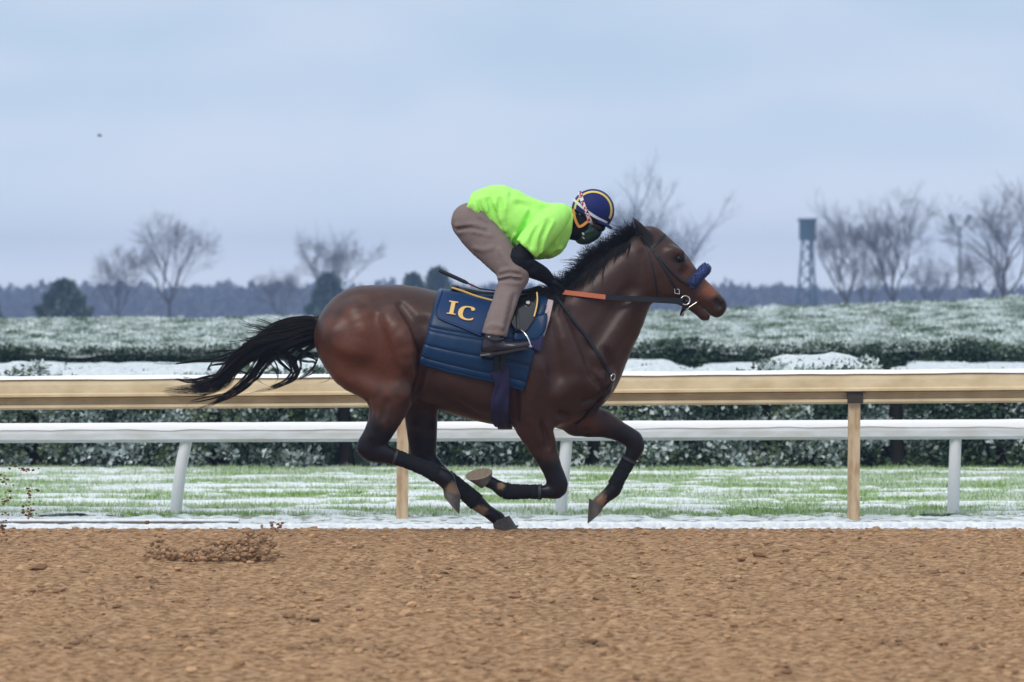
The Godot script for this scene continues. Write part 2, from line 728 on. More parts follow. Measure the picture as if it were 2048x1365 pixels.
func make_materials() -> void:
	TEX.fine_n = noise_tex(11, 0.09, 512, 4, true, 3.0)
	TEX.cloth_n = noise_tex(12, 0.16, 512, 3, true, 2.2)
	TEX.mottle = noise_tex(13, 0.02, 512, 5, false, 1.0, ramp2(Color(0.72, 0.72, 0.72), Color(1, 1, 1)))
	TEX.wood = noise_tex(14, 0.012, 512, 5, false, 1.0, ramp2(Color(0.84, 0.79, 0.72), Color(1, 1, 1), Color(0.96, 0.94, 0.91)))
	TEX.snow = noise_tex(15, 0.03, 512, 5, false, 1.0, ramp2(Color(0.86, 0.88, 0.90), Color(1, 1, 1)))
	TEX.leather_n = noise_tex(16, 0.12, 512, 3, true, 2.5, null, FastNoiseLite.TYPE_CELLULAR)
	TEX.dirt = noise_tex(17, 0.02, 1024, 6, false, 1.0, ramp2(Color(0.60, 0.55, 0.50), Color(1, 1, 1), Color(0.86, 0.83, 0.80)))
	TEX.dirt_n = noise_tex(18, 0.05, 1024, 5, true, 6.0)
	TEX.faint = noise_tex(20, 0.012, 512, 4, false, 1.0, ramp2(Color(0.90, 0.88, 0.85), Color(1, 1, 1)))
	TEX.fold_n = noise_tex(23, 0.010, 512, 3, true, 14.0)
	TEX.crumb = noise_tex(19, 0.065, 1024, 5)
	var m: StandardMaterial3D
	m = mat("coat", Color.WHITE, 0.38, 0.0, 0.36)
	m.vertex_color_use_as_albedo = true
	m.normal_enabled = true
	m.normal_texture = TEX.fine_n
	m.normal_scale = 0.34
	tri(m, Vector3(9, 6, 7))
	m = mat("eye", rgb(0.004, 0.003, 0.003), 0.10, 0.0, 0.3)
	m = mat("hair", rgb(0.007, 0.0065, 0.008), 0.5, 0.0, 0.35)
	m = mat("hoof", rgb(0.105, 0.090, 0.082), 0.62)
	m.albedo_texture = TEX.mottle
	m.normal_enabled = true
	m.normal_texture = TEX.fine_n
	m.normal_scale = 0.5
	tri(m, Vector3(9, 3, 9))
	m = mat("sole", rgb(0.30, 0.235, 0.165), 0.8)
	m.albedo_texture = TEX.mottle
	tri(m, Vector3(9, 9, 9))
	m = mat("wrap", rgb(0.010, 0.010, 0.013), 0.85, 0.0, 0.3)
	m.normal_enabled = true
	m.normal_texture = TEX.cloth_n
	m.normal_scale = 0.6
	tri(m, Vector3(9, 9, 9))
	m = mat("tape", rgb(0.022, 0.022, 0.027), 0.6)
	m = mat("pad", rgb(0.002, 0.026, 0.080), 0.38, 0.0, 0.36)
	m.normal_enabled = true
	m.normal_texture = TEX.leather_n
	m.normal_scale = 0.12
	tri(m, Vector3(9, 9, 9))
	m = mat("pad_trim", rgb(0.004, 0.030, 0.105), 0.5, 0.0, 0.34)
	m = mat("felt", rgb(0.46, 0.36, 0.36), 0.95)
	m = mat("gold", rgb(0.72, 0.47, 0.15), 0.6)
	m = mat("saddle_leather", rgb(0.008, 0.008, 0.010), 0.12, 0.0, 0.6)
	m = mat("seat_leather", rgb(0.020, 0.022, 0.028), 0.3)
	m = mat("strap_leather", rgb(0.009, 0.010, 0.013), 0.42, 0.0, 0.4)
	m = mat("girth_cloth", rgb(0.015, 0.014, 0.066), 0.85)
	m.normal_enabled = true
	m.normal_texture = TEX.cloth_n
	m.normal_scale = 0.7
	tri(m, Vector3(8, 8, 8))
	m = mat("steel", rgb(0.62, 0.63, 0.65), 0.2, 1.0)
	m = mat("rein_grip", rgb(0.46, 0.13, 0.066), 0.7)
	m = mat("fleece", rgb(0.045, 0.072, 0.21), 0.95)
	m = mat("shirt", rgb(0.41, 0.91, 0.18), 0.75, 0.0, 0.3)
	m.normal_enabled = true
	m.normal_texture = TEX.fold_n
	m.normal_scale = 0.22
	tri(m, Vector3(3.4, 2.2, 3))
	m = mat("trouser", rgb(0.205, 0.160, 0.152), 0.92, 0.0, 0.3)
	m.normal_enabled = true
	m.normal_texture = TEX.fold_n
	m.normal_scale = 0.30
	tri(m, Vector3(2.6, 4.2, 3))
	m = mat("black_cloth", rgb(0.006, 0.007, 0.010), 0.75, 0.0, 0.3)
	m.normal_enabled = true
	m.normal_texture = TEX.cloth_n
	m.normal_scale = 0.5
	tri(m, Vector3(8, 8, 8))
	m = mat("mask_cloth", rgb(0.010, 0.042, 0.034), 0.5)
	m = mat("boot", rgb(0.016, 0.013, 0.021), 0.2)
	m = mat("boot_sole", rgb(0.016, 0.015, 0.016), 0.8)
	m = mat("heel_rim", rgb(0.14, 0.13, 0.125), 0.8)
	m = mat("helmet_cover", rgb(0.010, 0.018, 0.115), 0.6, 0.0, 0.3)
	m.normal_enabled = true
	m.normal_texture = TEX.cloth_n
	m.normal_scale = 0.25
	tri(m, Vector3(9, 9, 9))
	m = mat("yellow", rgb(0.66, 0.50, 0.11), 0.6)
	m = mat("pale_strap", rgb(0.60, 0.66, 0.72), 0.6)
	m = mat("print_strap", Color.WHITE, 0.7)
	m.vertex_color_use_as_albedo = true
	m = mat("orange_strap", rgb(0.62, 0.27, 0.06), 0.7)
	m = mat("goggle", rgb(0.012, 0.006, 0.012), 0.05)
	m = mat("whip", rgb(0.010, 0.010, 0.012), 0.5)
	m = mat("red_tape", rgb(0.35, 0.02, 0.03), 0.6)
	m = mat("white_mark", rgb(0.55, 0.56, 0.58), 0.6)
	# rails, ground
	m = mat("beige_rail", rgb(0.74, 0.605, 0.39), 0.5)
	m.albedo_texture = TEX.faint
	tri(m, Vector3(0.5, 0.9, 0.9), true)
	m = mat("beige_post", rgb(0.60, 0.46, 0.31), 0.7)
	m.albedo_texture = TEX.wood
	tri(m, Vector3(2, 0.6, 2), true)
	m = mat("white_rail", rgb(0.80, 0.86, 0.92), 0.4)
	m.albedo_texture = TEX.faint
	tri(m, Vector3(0.35, 1.2, 1.2), true)
	m = mat("bracket", rgb(0.045, 0.036, 0.030), 0.7)
	m = mat("snow", rgb(0.86, 0.88, 0.90), 0.85, 0.0, 0.3)
	m.albedo_texture = TEX.snow
	m.normal_enabled = true
	m.normal_texture = TEX.dirt_n
	m.normal_scale = 0.35
	tri(m, Vector3(1.5, 1.5, 1.5), true)
	m = mat("rail_snow", rgb(0.86, 0.88, 0.91), 0.9, 0.0, 0.3)
	m = mat("thin_snow", rgb(0.70, 0.745, 0.755), 0.9, 0.0, 0.3)
	m.albedo_texture = TEX.snow
	tri(m, Vector3(0.8, 0.8, 0.8), true)
	m = mat("frost", rgb(0.52, 0.59, 0.56), 0.9, 0.0, 0.3)
	m.albedo_texture = TEX.mottle
	tri(m, Vector3(0.5, 0.5, 0.5), true)
	m = mat("verge", rgb(0.40, 0.43, 0.40), 0.95)
	m.albedo_texture = TEX.mottle
	tri(m, Vector3(2, 2, 2), true)
	m = mat("dirt", rgb(0.585, 0.385, 0.228), 0.95, 0.0, 0.2)
	m.albedo_texture = TEX.dirt
	m.vertex_color_use_as_albedo = true
	m.heightmap_enabled = true
	m.heightmap_texture = TEX.crumb
	m.heightmap_scale = 1.0
	tri(m, Vector3(0.75, 1.0, 1.7), true)
	m = mat("clod", rgb(0.36, 0.225, 0.130), 0.95, 0.0, 0.2)
	m.vertex_color_use_as_albedo = true
	m = mat("turf", Color.WHITE, 0.95, 0.0, 0.2)
	m.albedo_texture = TEX.mottle
	m.vertex_color_use_as_albedo = true
	tri(m, Vector3(0.8, 0.8, 0.8), true)
	m = mat("blade", Color.WHITE, 0.7, 0.0, 0.3)
	m.vertex_color_use_as_albedo = true
	m = mat("leaf", Color.WHITE, 0.6, 0.0, 0.4)
	m.vertex_color_use_as_albedo = true
	m = mat("bark", rgb(0.080, 0.064, 0.054), 0.95)
	m.albedo_texture = TEX.mottle
	tri(m, Vector3(1, 0.3, 1))
	m = mat("infield", rgb(0.34, 0.38, 0.34), 0.95)
	m = mat("white_post", rgb(0.78, 0.80, 0.83), 0.4)
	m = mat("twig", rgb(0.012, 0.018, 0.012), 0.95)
	m = mat("stem", rgb(0.020, 0.017, 0.014), 0.95)
	m = mat("tower_green", rgb(0.007, 0.044, 0.060), 0.6)
	m = mat("pole", rgb(0.16, 0.17, 0.18), 0.6)
	m = mat("feather", rgb(0.03, 0.03, 0.035), 0.8)
	m = mat("kerb", rgb(0.30, 0.25, 0.21), 0.9)
	m.albedo_texture = TEX.wood
	tri(m, Vector3(0.3, 2, 2), true)

# ------------------------------------------------------------------ ground, rails, hedges, far things
const TURF := -0.2          # the grass course lies a little lower than the banked dirt track
var n_a := FastNoiseLite.new()
var n_b := FastNoiseLite.new()

func land_y(z: float) -> float:      # the land behind the course falls away gently
	return -0.42 - maxf(0.0, -z - 120.0) * 0.0085

func dirt_y(x: float, z: float) -> float:
	var y := 0.0 if z > 0.0 else z * 0.061
	# harrowed soil: fine crumb drawn out along the track, scattered clods and hollows
	var c := n_a.get_noise_2d(x * 2.6, z * 8.0)
	var d := n_b.get_noise_2d(x * 7.0, z * 13.0)
	var damp := 0.45 if z < -0.6 else 1.0
	return y + (c * 0.012 + maxf(d - 0.28, 0.0) * 0.032 + minf(d + 0.30, 0.0) * 0.040) * damp - 0.006

func sheet(x0: float, x1: float, z0: float, z1: float, nx: int, nz: int, yf: Callable, cf: Callable) -> Soup:
	var so := Soup.new()
	for j in nz + 1:
		for i in nx + 1:
			var x := lerpf(x0, x1, float(i) / nx)
			var z := lerpf(z0, z1, float(j) / nz)
			so.col = cf.call(x, z)
			so.vert(Vector3(x, yf.call(x, z), z))
	for j in nz:
		for i in nx:
			var a := j * (nx + 1) + i
			so.quad(a, a + 1, a + nx + 2, a + nx + 1)
	so.smooth()
	if so.n[0].y < 0.0:
		for i in range(0, so.ix.size(), 3):
			var q := so.ix[i]
			so.ix[i] = so.ix[i + 1]
			so.ix[i + 1] = q
		so.smooth()
	return so

func build_ground() -> void:
	n_a.seed = 21
	n_a.frequency = 1.0
	n_a.fractal_octaves = 3
	n_b.seed = 22
	n_b.frequency = 1.0
	n_b.fractal_octaves = 2
	# the earth below everything, out to the horizon
	var g := put("ground", sheet(-950.0, 950.0, -930.0, 300.0, 30, 90, func(_x, z): return land_y(z), func(_x, _z): return Color.WHITE).mesh(), M.infield)
	tag(g, "", "", "", "structure")
	# dirt track: fine where the camera looks, coarse beyond
	var dirt_c := func(x: float, z: float) -> Color:
		var w := n_a.get_noise_2d(x * 0.9 + 40.0, z * 2.0) * 0.16 + n_a.get_noise_2d(x * 11.0, z * 30.0 + 9.0) * 0.26 - 0.9 * maxf(n_b.get_noise_2d(x * 5.5 + 11.0, z * 13.0) - 0.36, 0.0)
		return Color(1.0 + w, 1.0 + w * 1.05, 1.0 + w * 1.15)
	var track := Node3D.new()
	track.name = "dirt_track"
	add_child(track)
	tag(track, "", "", "", "structure")
	put("near_soil", sheet(-3.9, 3.9, -3.06, 9.2, 330, 420, dirt_y, dirt_c).mesh(), M.dirt, track)
	var low := func(x: float, z: float) -> float: return dirt_y(x, z) - 0.03
	put("outer_soil", sheet(-40.0, -3.6, -3.06, 34.0, 180, 120, low, dirt_c).mesh(), M.dirt, track)
	put("outer_soil", sheet(3.6, 40.0, -3.06, 34.0, 180, 120, low, dirt_c).mesh(), M.dirt, track)
	put("outer_soil", sheet(-3.9, 3.9, 8.9, 34.0, 40, 120, low, dirt_c).mesh(), M.dirt, track)
	# loose clods on the surface
	var clod := clod_mesh(5)
	var places := []
	var cols := []
	for k in 4200:
		var z := rng.randf_range(-2.9, 9.0)
		var x := rng.randf_range(-3.6, 3.6)
		var s := 0.006 + 0.012 * pow(rng.randf(), 3.0) + (0.02 * rng.randf() if rng.randf() < 0.03 else 0.0)
		if z < -0.5: s *= 0.8
		places.append(Transform3D(Basis.from_euler(Vector3(rng.randf() * 6, rng.randf() * 6, rng.randf() * 6)).scaled(Vector3(s * 1.3, s * 0.75, s)), Vector3(x, dirt_y(x, z) + s * 0.25, z)))
		var w := rng.randf_range(0.65, 1.45)
		cols.append(Color(w, w * 0.99, w * 0.97))
	# darker-toned clods turned up in clusters
	for q in [[80, 1290], [180, 1280], [255, 1300], [400, 1268], [410, 1285], [575, 1240], [585, 1292], [690, 1288], [760, 1296], [795, 1308], [945, 1332], [1085, 1336], [1040, 1190], [1150, 1290], [1175, 1288], [1300, 1170], [1500, 1090], [1740, 1288], [1790, 1284], [1850, 1140], [1930, 1290], [1620, 1110], [1280, 1356], [980, 1240], [1400, 1230], [1560, 1330], [120, 1180], [300, 1170], [860, 1150]]:
		for k in 16:
			var p := P(q[0] + rng.randfn() * 26.0, q[1] + rng.randfn() * 5.0, 0.0)
			var d := p - EYE
			p = EYE + d * (-EYE.y / d.y)
			var s := rng.randf_range(0.006, 0.020) * (1.3 if k < 3 else 0.7)
			places.append(Transform3D(Basis.from_euler(Vector3(rng.randf() * 6, rng.randf() * 6, rng.randf() * 6)).scaled(Vector3(s * 1.5, s * 0.7, s)), Vector3(p.x, dirt_y(p.x, p.z) + s * 0.2, p.z)))
			cols.append(Color.WHITE * rng.randf_range(0.55, 1.0))
	tag(many("clods", clod, M.clod, places, cols), "loose crumbs of tan soil scattered over the dirt track", "soil", "", "stuff")
	# grass course between the rails and the hedge
	var turf_c := func(x: float, z: float) -> Color:
		var w := n_a.get_noise_2d(x * 0.5, z * 1.2)
		return Color(0.13, 0.22, 0.06).lerp(Color(0.22, 0.33, 0.11), clampf(0.5 + w, 0.0, 1.0))
	var turf := put("grass_course", sheet(-14.0, 14.0, -11.9, -4.25, 90, 40, func(x, z): return TURF + n_a.get_noise_2d(x * 1.2, z * 1.2) * 0.012, turf_c).mesh(), M.turf)
	tag(turf, "", "", "", "structure")
	# grass blades
	var bl := Soup.new()
	for k in 7:
		var a := TAU * k / 7.0 + 0.3
		var o := Vector3(cos(a * 2.3), 0, sin(a * 1.7)) * 0.020
		var t := o + Vector3(cos(a), 0, sin(a)) * 0.020 + Vector3(0, 0.034 + 0.012 * sin(k * 2.0), 0)
		var sd := Vector3(-sin(a), 0, cos(a)) * 0.0030
		bl.flat(o - sd, t, o + sd)
	var bp := []
	var bc := []
	for k in 46000:
		var x := rng.randf_range(-4.9, 4.9)
		var z := rng.randf_range(-11.7, -4.5)
		var patch := n_a.get_noise_2d(x * 0.45, z * 1.0 + 20.0) + 0.5 * n_b.get_noise_2d(x * 1.6, z * 3.0)
		var s := rng.randf_range(0.7, 1.35)
		bp.append(Transform3D(Basis(Vector3.UP, rng.randf() * TAU).scaled(Vector3(s, s * rng.randf_range(0.5, 1.0), s)), Vector3(x, TURF + n_a.get_noise_2d(x * 1.2, z * 1.2) * 0.012, z)))
		var frost := clampf(0.50 + patch * 1.3 + rng.randf_range(-0.35, 0.4), 0.0, 1.0)
		bc.append((Color(0.29, 0.44, 0.14) * rng.randf_range(0.75, 1.3)).lerp(Color(0.66, 0.74, 0.64), frost * 0.85))
	tag(many("grass", bl.mesh(), M.blade, bp, bc), "short green frosted grass of the course between rails and hedge", "grass", "", "stuff")
	# thin snow lying in drifts on the grass
	var snow_y := func(x: float, z: float) -> float:
		var s := n_a.get_noise_2d(x * 0.30 + 5.0, z * 1.15 + 3.0) * 0.9 + n_b.get_noise_2d(x * 1.1, z * 3.2) * 0.5 + n_b.get_noise_2d(x * 4.0, z * 9.0) * 0.22
		var edge := smoothstep(-11.9, -11.2, z)
		return TURF + clampf((s - 0.10) * 0.10 + n_b.get_noise_2d(x * 14.0, z * 20.0) * 0.014, -0.05, 0.026) * edge - 0.03 * (1.0 - edge)
	tag(put("snow", sheet(-5.6, 5.6, -11.9, -4.5, 280, 190, snow_y, func(_x, _z): return Color.WHITE).mesh(), M.snow), "thin streaks of snow lying on the grass course", "snow", "", "stuff")
	# strip of frosted gravel along the inside of the track
	var strip_y := func(x: float, z: float) -> float: return -0.183 + n_b.get_noise_2d(x * 9.0, z * 9.0) * 0.010 + (z + 3.3) * 0.012
	var strip := put("verge", sheet(-9.0, 9.0, -4.6, -3.30, 420, 26, strip_y, func(_x, _z): return Color.WHITE).mesh(), M.verge)
	tag(strip, "", "", "", "structure")
	var frost_y := func(x: float, z: float) -> float:
		var s := n_b.get_noise_2d(x * 3.0, z * 8.0) + 0.7 * n_a.get_noise_2d(x * 8.0, z * 20.0)
		return strip_y.call(x, z) + clampf(s * 0.03 - 0.004, -0.02, 0.012)
	tag(put("verge_snow", sheet(-5.6, 5.6, -4.6, -3.32, 320, 40, frost_y, func(_x, _z): return Color.WHITE).mesh(), M.thin_snow), "patchy snow along the foot of the beige rail", "snow", "", "stuff")
	# kerb boards: low timber edging, snow on top
	for q in [[-6.2, -3.34, -0.034], [-3.26, -0.02, -0.032], [0.04, 3.30, -0.018], [3.36, 6.4, -0.020]]:
		var labels := {-6.2: "snowy timber kerb board with a dark slot behind it", -3.26: "snowy timber kerb board under the horse's tail and hind legs", 0.04: "snowy timber kerb board below the horse's forelegs", 3.36: "snowy timber kerb board past the single tan rail post"}
		var kb := thing("kerb_board", labels[q[0]], "kerb board", Vector3((q[0] + q[1]) * 0.5, -0.2, -3.2), "timber kerb boards along the dirt")
		var so := Soup.new()
		so.bevel_box(Vector3(q[0], -0.25, -3.27), Vector3(q[1], -0.150 + q[2], -3.17), 0.008)
		put("board", so.mesh(), M.kerb, kb)
		var top := Soup.new()
		var n := 120
		var rows := []
		var yb: float = -0.150 + q[2]
		for i in n + 1:
			var xa := lerpf(q[0], q[1], float(i) / n)
			var ha := 0.013 + 0.007 * n_b.get_noise_2d(xa * 6.0, 3.0)
			var da := -0.036 + 0.034 * n_b.get_noise_2d(xa * 5.0, 8.0)
			rows.append([Vector3(xa, yb, -3.285), Vector3(xa, yb + ha, -3.27), Vector3(xa, yb + ha, -3.20), Vector3(xa, yb + ha * 0.6, -3.168), Vector3(xa, yb + da, -3.156)])
		top.strip(rows)
		top.smooth()
		put("snow_cap", top.mesh(), M.snow, kb)
	var plank := thing("timber_plank", "low brown timber plank lying in the snow behind the kerb under the horse's tail", "plank", Vector3(-3.6, -0.2, -3.44))
	var pk := Soup.new()
	pk.bevel_box(Vector3(-7.0, -0.24, -3.52), Vector3(-1.79, -0.168, -3.42), 0.006)
	put("board", pk.mesh(), M.kerb, plank)
	var pc := Soup.new()
	pc.bevel_box(Vector3(-7.0, -0.167, -3.53), Vector3(-1.78, -0.152, -3.413), 0.006)
	put("snow_cap", pc.mesh(), M.snow, plank)
	# crumbs of snow along the edge of the dirt
	var sp := []
	for k in 520:
		var x := rng.randf_range(-4.2, 4.2)
		var z := -2.95 + rng.randfn() * 0.09
		var s := rng.randf_range(0.006, 0.020)
		sp.append(Transform3D(Basis.from_euler(Vector3(rng.randf() * 6, rng.randf() * 6, 0)).scaled(Vector3(s * 2.4, s * 0.8, s)), Vector3(x, dirt_y(x, z) + s * 0.2, z)))
	tag(many("snow_crumbs", clod, M.snow, sp, []), "scattered lumps of snow along the far edge of the dirt", "snow", "", "stuff")

func clod_mesh(seed_: int) -> ArrayMesh:
	var R := RandomNumberGenerator.new()
	R.seed = seed_
	var so := Soup.new()
	var t := (1.0 + sqrt(5.0)) / 2.0
	var v := []
	for q in [[-1, t, 0], [1, t, 0], [-1, -t, 0], [1, -t, 0], [0, -1, t], [0, 1, t], [0, -1, -t], [0, 1, -t], [t, 0, -1], [t, 0, 1], [-t, 0, -1], [-t, 0, 1]]:
		v.append(Vector3(q[0], q[1], q[2]).normalized() * R.randf_range(0.62, 1.12))
	for f in [[0, 11, 5], [0, 5, 1], [0, 1, 7], [0, 7, 10], [0, 10, 11], [1, 5, 9], [5, 11, 4], [11, 10, 2], [10, 7, 6], [7, 1, 8], [3, 9, 4], [3, 4, 2], [3, 2, 6], [3, 6, 8], [3, 8, 9], [4, 9, 5], [2, 4, 11], [6, 2, 10], [8, 6, 7], [9, 8, 1]]:
		so.flat(v[f[0]], v[f[2]], v[f[1]])
	return so.mesh()

# ------------------------------------------------------------------ rails
func build_rails() -> void:
	# the beige rail: a hooded aluminium rail on posts 3 m apart, 4 m behind the horse
	var Z := -4.0
	var s := F / (EYE.z - Z)
	var slope := 15.0 / 2048.0
	var rail := thing("beige_rail", "beige hooded running rail with snow on top behind the horse", "rail", Vector3(0, TURF, Z))
	var mid := P(1024, 750, Z)
	var tilt := Transform3D(Basis(Vector3(0, 0, 1), slope), mid)
	var y := func(v: float) -> float: return (750.0 - v) / s     # height relative to the rail's mid line
	var L := 9.0
	var hood := Soup.new()
	hood.extrude_x([Vector2(-0.20, y.call(759)), Vector2(-0.19, y.call(753)), Vector2(-0.02, y.call(748)), Vector2(0.035, y.call(750)), Vector2(0.058, y.call(756)), Vector2(0.064, y.call(764)), Vector2(0.066, y.call(780)), Vector2(0.078, y.call(782.5)), Vector2(0.078, y.call(787)), Vector2(0.052, y.call(788)), Vector2(0.048, y.call(766)), Vector2(-0.18, y.call(766))], -L, L, tilt)
	put("hood", hood.mesh(), M.beige_rail, rail)
	var lower := Soup.new()
	lower.extrude_x([Vector2(-0.07, y.call(785)), Vector2(0.0, y.call(785)), Vector2(0.02, y.call(790)), Vector2(0.004, y.call(794)), Vector2(0.004, y.call(802)), Vector2(0.040, y.call(804)), Vector2(0.042, y.call(809)), Vector2(0.030, y.call(813)), Vector2(-0.07, y.call(813))], -L, L, tilt)
	put("rail_tube", lower.mesh(), M.beige_rail, rail)
	var web := Soup.new()
	web.extrude_x([Vector2(-0.06, y.call(766)), Vector2(-0.02, y.call(766)), Vector2(-0.02, y.call(785)), Vector2(-0.06, y.call(785))], -L, L, tilt)
	put("web", web.mesh(), M.beige_rail, rail)
	var cap := Soup.new()
	var N := 300
	var crow := []
	for i in N + 1:
		var xa := lerpf(-L, L, float(i) / N)
		var ha := 0.013 + 0.004 * n_b.get_noise_2d(xa * 2.0, 1.0)
		var lip: float = y.call(753.0 + 1.5 * n_b.get_noise_2d(xa * 1.7, 4.0))
		var yy: float = y.call(750)
		var one := []
		for p in [Vector2(-0.195, y.call(756)), Vector2(-0.16, yy + ha), Vector2(-0.02, yy + ha), Vector2(0.035, yy + ha * 0.75), Vector2(0.060, yy + 0.002), Vector2(0.069, lip)]:
			one.append(tilt * Vector3(xa, p.y, p.x))
		crow.append(one)
	cap.strip(crow)
	cap.smooth()
	put("snow_cap", cap.mesh(), M.rail_snow, rail)
	for u in [-98.0, 806.0, 1709.0, 2612.0]:
		var top := P(u, 806.0 - (u - 1024.0) * slope, Z - 0.02)
		var foot := P(u - 2.0, 1046.0, Z - 0.02)
		var po := Soup.new()
		var hw := 11.5 / s
		po.extrude_x([Vector2(-0.032, 0.0), Vector2(-0.022, -0.012), Vector2(0.022, -0.012), Vector2(0.032, 0.0), Vector2(0.032, 1.0), Vector2(-0.032, 1.0)].map(func(q): return q), -hw, hw, Transform3D(Basis(Vector3(1, 0, 0), Vector3(top.x - foot.x, top.y - foot.y + 0.06, 0), Vector3(0, 0, 1)), foot - Vector3(0, 0.06, 0)))
		put("post", po.mesh(), M.beige_post, rail)
		var brk := Soup.new()
		var bx := Transform3D(Basis.IDENTITY, top)
		brk.extrude_x([Vector2(-0.05, 0.060), Vector2(0.072, 0.060), Vector2(0.074, 0.02), Vector2(0.066, -0.02), Vector2(-0.05, -0.02)], -0.052, 0.052, bx)
		brk.extrude_x([Vector2(-0.05, 0.072), Vector2(0.077, 0.072), Vector2(0.077, 0.052), Vector2(-0.05, 0.050)], -0.070, 0.070, bx)
		put("bracket", brk.mesh(), M.bracket, rail)
	# the white rail of the grass course
	var Z2 := -4.83
	var s2 := F / (EYE.z - Z2)
	var wr := thing("white_rail", "white plastic running rail on leaning white posts along the grass course", "rail", Vector3(0, TURF, Z2))
	var tilt2 := Transform3D(Basis(Vector3(0, 0, 1), 8.0 / 2048.0), P(1024, 846, Z2))
	var y2 := func(v: float) -> float: return (846.0 - v) / s2
	var prof2 := []
	for k in 14:
		var a := TAU * k / 14.0
		prof2.append(Vector2(0.055 * signf(cos(a)) * pow(absf(cos(a)), 0.7), y2.call(864.5) + 18.5 / s2 * signf(sin(a)) * pow(absf(sin(a)), 0.55)))
	prof2.reverse()
	for q in [[-9.5, 9.5]]:
		var t := Soup.new()
		t.extrude_x(prof2, q[0], q[1], tilt2)
		put("rail_length", t.mesh(), M.white_rail, wr)
	var cap2 := Soup.new()
	var crow2 := []
	for i in N + 1:
		var xa := lerpf(-9.5, 9.5, float(i) / N)
		var fa := n_b.get_noise_2d(xa * 2.0, 5.0)
		var one := []
		for p in [Vector2(-0.056, y2.call(853)), Vector2(-0.035, y2.call(843.5)), Vector2(0.018, y2.call(843.0 - fa)), Vector2(0.050, y2.call(848.0 - fa)), Vector2(0.0585, y2.call(857.5 + 3.0 * fa))]:
			one.append(tilt2 * Vector3(xa, p.y, p.x))
		crow2.append(one)
	cap2.strip(crow2)
	cap2.smooth()
	put("snow_cap", cap2.mesh(), M.rail_snow, wr)
	for q in [[-395.0, -425.0], [375.0, 350.0], [1134.0, 1122.0], [1912.0, 1907.0], [2690.0, 2692.0]]:
		var so := Soup.new()
		so.tube(curve([P(q[0], 872, Z2 - 0.015), P(lerpf(q[0], q[1], 0.35) - (3 if q[0] < 500 else 0), 925, Z2 - 0.03), P(lerpf(q[0], q[1], 0.8), 985, Z2 - 0.04), P(q[1], 1034, Z2 - 0.04)], 10), range(10).map(func(_i): return 12.0 / s2), 14)
		put("post", so.mesh(), M.white_post, wr)

# ------------------------------------------------------------------ hedges
func leaf_mesh(seed_: int, n: int, spread: float, size: float, droop := 0.3) -> ArrayMesh:
	# a spray of small leaves on one twig
	var R := RandomNumberGenerator.new()
	R.seed = seed_
	var so := Soup.new()
	for k in n:
		var d := Vector3(R.randfn(), R.randfn() * 0.7 + 0.25, R.randfn()).normalized()
		var o := d * spread * R.randf_range(0.25, 1.0)
		var ax := (d + Vector3(R.randfn(), R.randfn(), R.randfn()) * 0.5).normalized()
		var sd := ax.cross(Vector3(R.randfn(), R.randfn(), R.randfn()).normalized()).normalized() * size * 0.36
		var tip := o + ax * size
		var m := o + ax * size * 0.5 + Vector3(0, -size * droop * 0.3, 0)
		so.flat(o, m + sd, tip, m - sd)
	return so.mesh()

